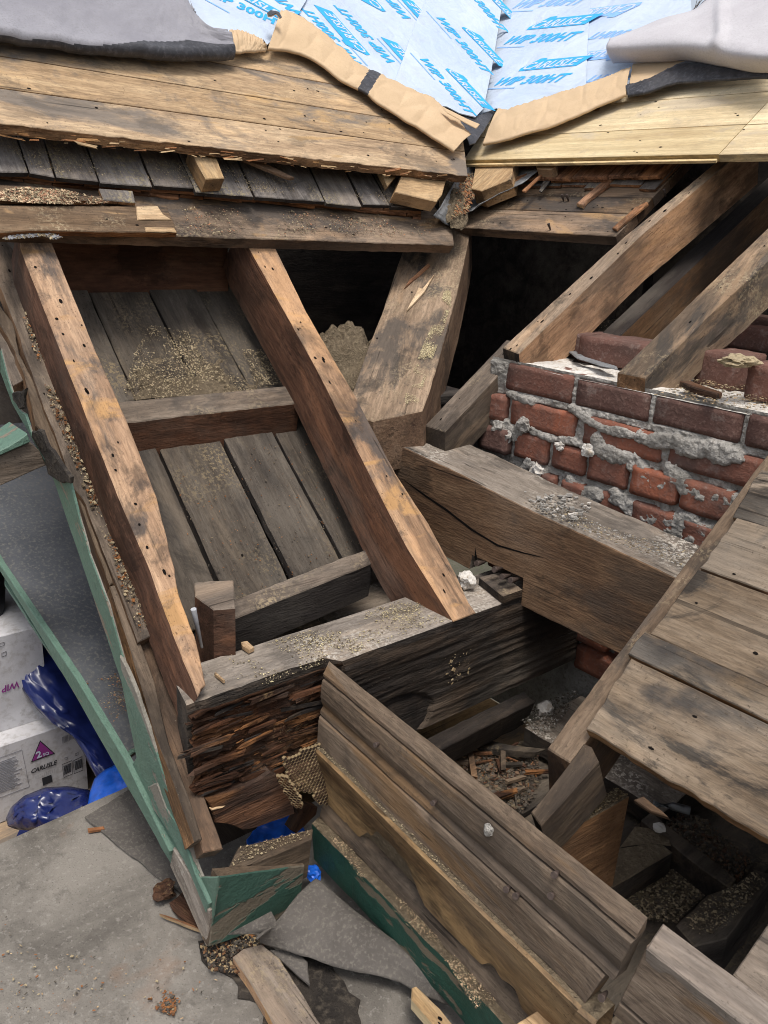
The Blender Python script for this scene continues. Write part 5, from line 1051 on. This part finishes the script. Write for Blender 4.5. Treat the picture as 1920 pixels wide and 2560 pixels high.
tag(slab('floor_block', on(HZ(-1.045), Z6((560, 1222), (620, 940), (850, 905), (930, 912), (1000, 968))), .05, [M_saw, M_char, M_char], grain=X, nrm=Z, jit=.002), 'sawdust covered block end in the cornice box beside the lookout', 'block', 'blocks in the cornice box')
tag(slab('floor_block', on(HZ(-1.043), Z6((630, 940), (740, 788), (830, 800), (975, 875), (992, 925), (860, 905), (650, 930))), .05, [M_saw, M_char, M_char], grain=X, nrm=Z, jit=.002), 'second sawdust covered block behind the front one in the cornice box', 'block', 'blocks in the cornice box')
tag(slab('cross_joist', on(HZ(-1.03), Z6((1020, 1470), (1245, 1262), (1440, 1190), (1570, 1085), (1700, 1130), (1380, 1560), (1150, 1620))), .1, [M_floor, M_dark, M_dark], grain=X, nrm=Z, jit=.003), 'dark joist with scattered sawdust at the right end of the cornice box', 'joist')
chips('sawdust', [p + V((0, 0, .003)) for p in on(HZ(-1.03), Z6((1060, 1470), (1250, 1290), (1450, 1200), (1560, 1110), (1640, 1180), (1360, 1500), (1200, 1560)))], 700, .008, [M_saw, M_sawp, M_dirt], Z, 'sawdust scattered on the dark joist', 'sawdust', dens=lambda x, y: .3 + fbm((x * 12, y * 12, 0), 1, 2))
tag(lump('mortar_chunk', P(Z6((908, 802))[0], HZ(-1.03)), (.011, .012, .008), M_mortw, 25, amp=.4, sub=2), 'small round mortar lump beside the batten', 'mortar chunk')
tag(tube('metal_pipe', [P(q, HZ(-.98)) for q in Z6((870, 640), (1000, 652), (1120, 682))], .008, M_lead), 'short grey pipe under the roof boards at right', 'pipe')
# lookouts
tag(slab('lookout', [V((.872, .6, -.86)), V((.872, .578, -.86)), V((1.06, .567, -.86)), V((1.06, .59, -.86))], .2, [M_saw, M_up, M_up], grain=X, nrm=Z, ext=V((0, 0, -.22)), jit=.001), 'upright orange brown lookout board topped with sawdust', 'lookout')
chips('sawdust', [V((.875, .6, -.858)), V((.875, .579, -.858)), V((1.058, .568, -.858)), V((1.058, .59, -.858))], 450, .006, [M_sawp, M_saw, M_nest], Z, 'sawdust heaped on the edge of the upright lookout', 'sawdust')
tag(slab('rafter_tail', on(R(0.005), Z6((18, 690), (88, 790), (260, 600), (490, 340), (440, 240), (385, 215), (230, 430))), .08, [M_grys, M_grys, M_char], grain=-UPR, jit=.002, ext=V((.04, 0, -.08))), 'purplish grey rafter tail between the deck rafter and the orange lookout', 'rafter', 'roof rafters')
tag(slab('strap', on(HY(.585), Z6((235, 560), (270, 590), (300, 650), (300, 720), (285, 690), (275, 640), (210, 640))), .003, M_rot, nrm=-Y), 'curled strip of bark between the rafter tail and the lookout', 'bark strip')
# ================================================================ RIGHT ROOF DECK
tag(slab('rafter', [rpt(.643, .925, 0), rpt(.598, .925, 0), rpt(.598, 1.78, 0), rpt(.643, 1.78, 0)], .12, [M_bbr, M_bb, M_bb], grain=-UPR, ext=V((.03, 0, -.125)), jit=.002, nails=5), 'rafter whose dusty top shows along the cut ends of the roof boards', 'rafter', 'roof rafters')
dk = root('roof_deck_boards', rpt(.3, 1.2, .02), 'weathered roof boards with a broken lower edge at right', 'roof sheathing')
xd = [.952, 1.064, 1.104, 1.222, 1.318, 1.412, 1.51, 1.61, 1.71]
ends = [.598, .615, .606, .604, .612, .606, .61, .6, .605]
for i in range(8):
    a, b = xd[i] + .0008, xd[i + 1] - .0008
    slab('board', [rpt(ends[i], a, .024 + .002 * (i % 2)), rpt(-.6, a - (.025 if i == 0 else 0), .024 + .002 * (i % 2)), rpt(-.6, b, .024 + .002 * (i % 2)), rpt(ends[i] + (.01 if i in (0, 4) else 0), b, .024 + .002 * (i % 2))], .022, [M_deck, M_edge, M_edge], grain=-Y, parent=dk, jit=.0012, rough={0: .006 if i == 0 else .0015, 3: .005}, nails=9, nsz=.0028)
slab('board', [rpt(.55, 1.712, .024), rpt(-.6, 1.712, .024), rpt(-.6, 2.2, .024), rpt(.55, 2.2, .024)], .022, [M_deck, M_edge, M_edge], grain=-Y, parent=dk)
tag(slab('split_sliver', [p + V((0, 0, -.02)) for p in on(R(.01), T8((1110, 215), (1180, 265), (1255, 285), (1230, 262), (1150, 200)))], .012, [M_bb], jit=.002), 'split sliver hanging from the broken edge of the roof boards', 'splinter')
# ================================================================ THINGS ON THE DECK
tag(slab('loose_board', on(HZ(-1.125), T7((965, 915), (1010, 880), (1085, 862), (1160, 920), (1330, 1194), (1400, 1330), (1200, 1330), (1100, 1130), (1030, 1010))), .022, [M_gryw, M_tan, M_grys], nrm=Z, grain=P(T7((1330, 1194))[0], HZ(-1.125)) - P(T7((1085, 862))[0], HZ(-1.125)), jit=.0015), 'loose dirty board lying on the deck below the green corner', 'board')
def feltf(u, v):
    a = rail(on(HZ(-1.075), T7((1060, 835), (1150, 760), (1240, 660), (1310, 600))) + [P((1000, 2370), HZ(-1.10)), P((1250, 2560), HZ(-1.10))])
    b = rail(on(HZ(-1.12), T7((1085, 848), (1160, 880), (1260, 915), (1400, 960), (1659, 1020))) + [P((1180, 2540), HZ(-1.12)), P((1190, 2600), HZ(-1.12))])
    return a(u).lerp(b(u), v) + V((0, 0, .012 * math.sin(v * 3.14) + .004 * fbm((u * 5, v * 3, 0), 1, 3)))
tag(sheet('felt_flap', feltf, 60, 24, M_felt, .004), 'stiff grey felt flap curling out from under the right cornice', 'roofing felt')
tag(slab('felt_scrap', on(HZ(-1.13), T7((1120, 885), (1230, 890), (1275, 935), (1285, 1030), (1200, 960))), .004, M_felt, nrm=Z, jit=.002, warp=.01), 'torn grey felt scrap beside the loose dirty board', 'roofing felt')
tag(slab('new_stick', on(HZ(-1.09), T8((182, 1042), (200, 1035), (300, 1130), (380, 1230), (300, 1230), (180, 1090))), .02, [M_blk, M_ply, M_ply], nrm=Z, jit=.0008, nails=2), 'pale new wood stick on the deck under the cornice at the bottom edge', 'stick')
tag(slab('pale_plank_end', on(HZ(-.96), T8((600, 1200), (770, 1095), (870, 1200), (900, 1260), (700, 1300))), .03, [M_blk, M_blke, M_blke], nrm=Z, grain=Y, jit=.001), 'pale plank end poking in at the bottom edge below the cornice', 'board')
tag(slab('red_chip', on(HZ(-1.14), T7((362, 380), (430, 372), (434, 382), (365, 392))), .006, M_chipr, nrm=Z), 'small red wood chip on the deck membrane near the blue tarp', 'wood chip')
tag(slab('wood_sliver', on(HZ(-1.135), T7((660, 733), (730, 755), (800, 780), (836, 800), (760, 775), (690, 748))), .008, [M_ced, M_blk], nrm=Z, jit=.002), 'yellow and black sliver on the deck pointing at the green corner', 'splinter')
tag(slab('brown_scrap', on(HZ(-1.138), T7((700, 690), (760, 640), (800, 720), (838, 795), (790, 780), (740, 740))), .005, M_rot, nrm=Z, jit=.006), 'brown crumbling wood scrap beside the foot of the mint corner', 'scrap')
tag(lump('rot_lump', P(T7((680, 640))[0], HZ(-1.13)), (.018, .022, .014), M_rot, 8, amp=.6), 'dark rotten lump on the deck beside the mint corner', 'rotten lump')
debris(T7((830, 870), (1040, 820), (1110, 870), (1000, 1000), (870, 980)), -1.14, 500, .014, [M_rot, M_stain, M_dirt, M_nest], 'black crumbs and rubbish at the foot of the green corner board', k=.18, mul=5)
debris(T7((560, 1050), (700, 1000), (760, 1060), (720, 1170), (600, 1130)), -1.148, 120, .010, [M_chipr, M_ced, M_dirt], 'reddish rust crumbs on the deck membrane', 'crumbs', flat=.5, k=.25, mul=4, dens=lambda x, y: .2 + 1.2 * fbm((x * 18, y * 18, 0), 1, 3))
debris(T7((100, 900), (900, 950), (900, 1194), (0, 1194), (0, 700)), -1.148, 130, .007, [M_sawp, M_blk, M_dirt, M_chipr], 'scattered crumbs on the grey deck membrane', 'crumbs')
tag(slab('wood_chip', [p + V((0, 0, .012)) for p in on(HZ(SZ), Z5((545, 398), (600, 388), (655, 440), (610, 462), (555, 425)))], .009, M_blk, nrm=Z, jit=.001), 'pale square wood chip on the sill near the post stub', 'wood chip', 'pale chips on the sill')
tag(slab('wood_chip', [p + V((0, 0, .010)) for p in on(HZ(SZ), Z5((322, 650), (335, 640), (410, 708), (395, 712)))], .007, M_blk, nrm=Z, jit=.001), 'pale stick like chip on the sill beside the broken rafter foot', 'wood chip', 'pale chips on the sill')
chips('sawdust', [V((.56, 1.012, SZ + .001)), V((1.1, 1.012, SZ + .001)), V((1.1, 1.13, SZ + .001)), V((.6, 1.13, SZ + .001))], 2300, .005, [M_sawy, M_sawp, M_saw], Z, 'yellow sawdust along the top of the sill', 'sawdust', dens=lambda x, y: .15 + 1.2 * fbm((x * 9, y * 12, 0), 1, 4))
# sawdust drift in the open bay and insulation behind
def drift(u, v):
    a = u; q = (270 + (370 + 330 * 0) * u + 40 * math.sin(v * 3), 800 + 200 * v)
    p = P((310 + 60 * (1 - v) + (330 - 30 * (1 - v)) * u, 815 + 185 * v - 6 * u), L(-.184))
    h = .010 * fbm((u * 4, v * 4, 0), 1, 3) + .016 * (v ** 1.5) * math.sin(math.pi * min(1, max(0, u * .9 + .05))) - .006 - .012 * (1 - v)
    return p + NL * max(-.012, h + .003 * fbm((u * 22, v * 22, 0), 1, 4))
tag(sheet('sawdust_drift', drift, 70, 50, M_saw, 0), 'brown sawdust drift on the planks above the upper cross block', 'sawdust', kind='stuff')
chips('sawdust_crumbs', [p + NL * .004 for p in on(L(-.183), T3((500, 710), (530, 600), (560, 500), (620, 390), (780, 420), (850, 540), (1000, 600), (1050, 670)))], 3600, .0065, [M_saw, M_sawp, M_sawp, M_saw], NL, 'loose sawdust crumbs over the drift in the open bay', 'sawdust', dens=lambda x, y: .3 + .9 * fbm((x * 10, y * 10, 0), 1, 2))
chips('sawdust_crumbs', [p + NL * .003 for p in on(L(-.185), T3((1000, 490), (1080, 490), (1180, 640), (1060, 640)))], 700, .007, [M_saw, M_sawp], NL, 'sawdust against the side of the scorched rafter', 'sawdust')
chips('plank_grit', [p + NL * .002 for p in on(L(-.185), [(430, 1170), (760, 1090), (900, 1360), (600, 1500), (480, 1400)])], 500, .006, [M_saw, M_dirt, M_ced], NL, 'grit scattered on the lower planks of the open bay', 'grit')
def ins(u, v):
    a = u * 6.2832; x, y = 1.62 + .22 * v * math.cos(a), 2.0 + .26 * v * math.sin(a)
    return V((x, y, -.52 + .32 * (1 - v ** 1.6) + .03 * fbm((x * 9, y * 9, 0), 1, 3) + .01 * fbm((x * 40, y * 40, 0), 1, 5)))
# insulation heap between the bay rafter and the valley plank
ic = P(T3((1420, 480))[0], HY(1.72))
def ins2(u, v):
    a = u * 6.2832; x, y = ic.x + .2 * v * math.cos(a), ic.y + .02 + .16 * v * math.sin(a)
    return V((x, y, ic.z - .12 + .15 * (1 - v ** 1.7) + .07 * fbm((x * 9, y * 9, 0), 1, 3) + .022 * fbm((x * 40, y * 40, 0), 1, 5)))
tag(sheet('insulation_heap', ins2, 70, 40, M_saw, 0), 'heap of brown loose insulation in the dark behind the scorched rafter', 'insulation', kind='stuff')
tag(slab('attic_shelf', [V((1.14, 1.5, ic.z - .1)), V((1.6, 1.5, ic.z - .1)), V((1.6, 1.95, ic.z - .1)), V((1.14, 1.95, ic.z - .1))], .02, M_dark, grain=X, nrm=Z), 'dark board carrying the insulation heap', 'board')
# ================================================================ BOXES, TARPS AND BUCKET BELOW THE LEDGE
YB = 1.9
def bx(q, y=YB): return P(Z4(q)[0], HY(y))
bl, br_, tl, tr2 = bx((-200, 1865)), bx((640, 1548)), bx((-200, 1390)), bx((490, 1212))
zt, zb2 = (bx((0, 1330)).z + bx((490, 1215)).z) / 2, -1.497
xr_ = bx((620, 1400)).x
cb = root('cardboard_box', (xr_ - .3, YB + .2, zb2), 'white cardboard carton with a purple triangle print standing on the floor', 'box', 'roofing material cartons')
slab('carton', [V((xr_ - .75, YB, zt)), V((xr_, YB, zt)), V((xr_, YB + .22, zt)), V((xr_ - .75, YB + .22, zt))], zt - zb2, [M_card], grain=X, nrm=Z, parent=cb, jit=.001, bev=.003)
PF = HY(YB - .0015)
def ft(body, q0, q1, mat, shear=0, bold=.0, pl=PF, lift=.0006, parent=cb, hk=1.0):
    a, b = P(Z4(q0)[0], pl), P(Z4(q1)[0], pl); return px_text_w(body, a, b, -Y, mat, parent, lift, shear, bold, hk)
slab('printed_triangle', on(PF, Z4((226, 1472), (292, 1312), (400, 1408))), .0008, M_ink, nrm=-Y, jit=0, bev=0, step=9, parent=cb)
slab('printed_triangle', [p + V((0, -.0006, 0)) for p in on(PF, Z4((236, 1462), (294, 1324), (388, 1405)))], .0008, M_purp, nrm=-Y, jit=0, bev=0, step=9, parent=cb)
ft('2', (266, 1442), (304, 1426), M_white, bold=.03, lift=.0016)
ft('SQ', (312, 1426), (356, 1410), M_white, bold=.02, lift=.0016)
ft('CARLISLE', (228, 1553), (418, 1482), M_ink, .35, .03, hk=1.15)
for i in range(3): ft(('roofing membrane for steep', 'slopes and valleys', 'underlayment')[i] if 0 else '- - - - - - - - - -', (258, 1578 + 9 * i), (400, 1526 + 9 * i), M_inkg)
def panel(a, b, c, d, mat=M_inkg, w=2.2, parent=cb, pl=PF):
    q = [a, b, c, d]
    for s, e in zip(q, q[1:] + q[:1]):
        dx_, dy_ = e[0] - s[0], e[1] - s[1]; l = math.hypot(dx_, dy_); ox, oy = -dy_ / l * w, dx_ / l * w
        slab('printed_frame', on(pl, Z4(s, e, (e[0] + ox, e[1] + oy), (s[0] + ox, s[1] + oy))), .0006, mat, nrm=-Y, jit=0, bev=0, step=9, parent=parent)
panel((450, 1488), (524, 1458), (530, 1556), (464, 1584), M_ink); panel((530, 1462), (596, 1430), (604, 1530), (540, 1556), M_ink)
for k in range(8):
    for (x, y) in ((458, 1502), (538, 1470)):
        slab('printed_line', on(PF, Z4((x + 4 + k * .6, y + 8 * k), (x + 60, y + 8 * k - 24), (x + 60, y + 8 * k - 20), (x + 4 + k * .6, y + 8 * k + 4))), .0006, M_ink, nrm=-Y, jit=0, bev=0, step=9, parent=cb)
panel((-60, 1460), (160, 1380), (215, 1650), (-60, 1752))
random.seed(9)
for k in range(20):
    x0 = -50; y0 = 1490 + 11.6 * k; x1 = (150 + k * 2.3) * random.uniform(.55, .98)
    slab('printed_line', on(PF, Z4((x0, y0), (x1, y0 - (x1 - x0) * .375), (x1, y0 + 4 - (x1 - x0) * .375), (x0, y0 + 4))), .0006, M_inkg, nrm=-Y, jit=0, bev=0, step=9, parent=cb)
slab('printed_panel', on(PF, Z4((306, 1588), (374, 1562), (382, 1612), (314, 1642))), .0006, M_ink, nrm=-Y, jit=0, bev=0, step=9, parent=cb)
for k in range(5):
    for (x, y) in ((452, 1290), (500, 1268)):
        slab('printed_line', on(PF, Z4((x + k * 9, y - 4 * k), (x + k * 9 + 4, y - 4 * k - 2), (x + k * 9 + 8, y - 4 * k + 44), (x + k * 9 + 4, y - 4 * k + 46))), .0006, M_inkg, nrm=-Y, jit=0, bev=0, step=9, parent=cb)
panel((470, 1440), (492, 1432), (492, 1450), (472, 1458)); panel((548, 1408), (570, 1400), (570, 1418), (550, 1426))
# second carton on top, further back
YC = YB + .06; PG = HY(YC - .0015)
z2b, z2t = zt + .001, P(Z4((0, 552))[0], HY(YC)).z
x2r = P(Z4((160, 950))[0], HY(YC)).x + .06
cd = root('cardboard_box', (x2r - .3, YC + .1, z2b), 'upper white carton printed upside down in purple beneath the black bucket', 'box', 'roofing material cartons')
slab('carton', [V((x2r - .7, YC, z2t)), V((x2r, YC, z2t)), V((x2r, YC + .3, z2t)), V((x2r - .7, YC + .3, z2t))], z2t - z2b, [M_card], grain=X, nrm=Z, parent=cd, jit=.001, bev=.003)
a, b = P(Z4((132, 880))[0], PG), P(Z4((-120, 965))[0], PG)
px_text_w('WIP 300', a, b, -Y, M_purp, cd, .0008, .2, .02)
panel((-20, 610), (32, 598), (32, 622), (-20, 640), M_ink, parent=cd, pl=PG); panel((12, 678), (46, 664), (46, 694), (12, 708), M_ink, parent=cd, pl=PG)
# bucket
bc = P(Z4((-25, 430))[0], HZ(z2t))
bu = root('bucket', (bc.x, YC + .16, z2t), 'black plastic bucket standing on the upper carton at the left edge', 'bucket')
prb = [(.0, .0), (.072, 0), (.074, .006), (.088, .13), (.092, .132), (.092, .142), (.087, .144), (.094, .16), (.099, .2), (.105, .202), (.105, .212), (.1, .213), (.07, .06)]
cx_ = P(Z4((88, 300))[0], HY(YC + .14)).x - .09
def buck(u, v):
    k = v * (len(prb) - 1); i = min(len(prb) - 2, int(k)); t = k - i; r = prb[i][0] + (prb[i + 1][0] - prb[i][0]) * t; z_ = prb[i][1] + (prb[i + 1][1] - prb[i][1]) * t
    return V((cx_ + r * math.cos(u * 6.2832), YC + .16 + r * math.sin(u * 6.2832), z2t + .001 + z_))
sheet('bucket_body', buck, 48, (len(prb) - 1) * 2, M_buck, 0, bu)
# navy plastic over the cartons
def crump(p, s, sd): 
    a, b = vor(p, s * .8, sd); c, d = vor(V(p) + V((0, 0, .3 * a)), s * 2.1, sd + 3); return a * .75 + c * .32 + .1 * fbm(p, s, sd, 2)
la = rail([D(q, d) for q, d in zip(Z4((195, 380), (130, 450), (100, 520), (72, 690), (82, 800), (150, 935), (230, 1050), (330, 1160), (490, 1235), (600, 1400), (650, 1500), (700, 1590)), (2.28, 2.24, 2.2, 2.14, 2.12, 2.1, 2.08, 2.06, 2.04, 2.02, 2.0, 1.99))])
lb_ = rail([D(q, d) for q, d in zip(Z4((260, 400), (330, 450), (380, 560), (480, 680), (560, 820), (640, 960), (720, 1080), (800, 1220), (860, 1330), (930, 1430), (960, 1530), (990, 1640)), (2.3, 2.26, 2.24, 2.2, 2.18, 2.16, 2.14, 2.1, 2.08, 2.05, 2.04, 2.03))])
def facet(fn, nu, nv, sd, amp):
    r = random.Random(sd); jx = {}
    def g(u, v):
        k = (round(u * nu), round(v * nv))
        if k not in jx: jx[k] = (r.uniform(-.42, .42) / nu, r.uniform(-.42, .42) / nv, r.uniform(-1, 1))
        a, b, c = jx[k]; e = min(1, u * 6, (1 - u) * 6, v * 6, (1 - v) * 6)
        p = fn(min(1, max(0, u + a * e)), min(1, max(0, v + b * e)))
        return p + V((-.25, -.75, .5)) * amp * c * (.35 + .65 * e)
    return g
def nav(u, v):
    a, b = la(u), lb_(u); p = a.lerp(b, v); e = min(1, v * 6, u * 8 + .2)
    return p + V((-.3, -.8, .35)) * (.055 * crump((p.x * 5, p.y * 5, p.z * 6), 1.5, 3) * e - .012) + V((-.02, -.05, 0)) * math.sin(v * 3.14)
tag(sheet('plastic_sheet', facet(nav, 34, 15, 3, .009), 34, 15, M_navy, .001), 'crumpled navy plastic sheet draped over the cartons', 'plastic sheet', 'blue plastic sheets')
pa = rail([D(q, d) for q, d in zip(Z4((45, 1880), (80, 1800), (180, 1715), (330, 1655), (500, 1648), (600, 1665), (700, 1690)), (1.98, 1.97, 1.96, 1.96, 1.96, 1.97, 1.97))])
pb_ = rail([D(q, d) for q, d in zip(Z4((60, 1935), (130, 1960), (220, 1965), (320, 1968), (440, 1930), (560, 1880), (700, 1800)), (1.93, 1.92, 1.9, 1.88, 1.87, 1.86, 1.86))])
def nav2(u, v):
    p = pa(u).lerp(pb_(u), v); e = min(1, v * 5, (1 - v) * 5, u * 6, (1 - u) * 8)
    return p + V((-.2, -.6, .7)) * (.075 * crump((p.x * 6, p.y * 6, p.z * 6), 1.6, 8) * e)
tag(sheet('plastic_sheet', facet(nav2, 26, 13, 4, .009), 26, 13, M_navy, .001), 'heap of crumpled navy plastic on the floor in front of the carton', 'plastic sheet', 'blue plastic sheets')
tag(slab('plastic_sheet', [V(p) for p in on(HZ(-1.488), Z4((90, 2040), (150, 1940), (420, 1860), (600, 1900), (300, 2060)))], .004, M_navy, nrm=Z, warp=.01, jit=.004), 'flat navy plastic tail between the heap and the deck edge', 'plastic sheet', 'blue plastic sheets')
ta = rail([D(q, d) for q, d in zip(Z4((455, 1920), (560, 1830), (640, 1780), (655, 1690), (690, 1590), (760, 1530), (850, 1488), (960, 1480)), (1.84, 1.86, 1.88, 1.9, 1.92, 1.93, 1.93, 1.93))])
tb_ = rail([D(q, d) for q, d in zip(Z4((470, 1935), (600, 1880), (700, 1830), (800, 1790), (880, 1750), (940, 1720), (1000, 1690), (1040, 1660)), (1.80, 1.80, 1.8, 1.8, 1.8, 1.8, 1.8, 1.8))])
def trp(u, v):
    p = ta(u).lerp(tb_(u), v); e = min(1, v * 5 + .15, u * 5)
    return p + V((-.2, -.6, .6)) * (.04 * crump((p.x * 9, p.y * 9, p.z * 9), 2, 5) * e)
tag(sheet('tarp', facet(trp, 28, 12, 5, .006), 28, 12, M_tarp, .001), 'bright blue woven tarp bunched at the deck edge', 'tarp', 'bright blue tarps')
tc_ = rail(on(HZ(-1.12), Z5((590, 2060), (640, 1960), (740, 1890), (880, 1840), (1000, 1790))))
td_ = rail(on(HZ(-1.135), Z5((600, 2180), (720, 2130), (880, 2080), (1000, 2020), (1080, 1960))))
def trp2(u, v):
    p = tc_(u).lerp(td_(u), v); return p + Z * (.02 * crump((p.x * 12, p.y * 12, 0), 2, 2))
tag(sheet('tarp', facet(trp2, 16, 7, 6, .008), 16, 7, M_tarp, .001), 'piece of bright blue tarp inside the cornice corner below the rotten board', 'tarp', 'bright blue tarps')
tag(lump('tarp', P(T7((1298, 570))[0], HZ(-1.11)), (.014, .016, .012), M_tarp, 6, amp=.4), 'small tuft of blue tarp right of the green corner board', 'tarp', 'bright blue tarps')
tag(slab('dark_board', on(HY(1.03), Z5((1000, 1700), (1190, 1740), (1180, 1800), (1010, 1960), (960, 1930), (1030, 1800))), .02, M_rot, nrm=-Y, jit=.004), 'dark broken stick below the wasp comb', 'stick')
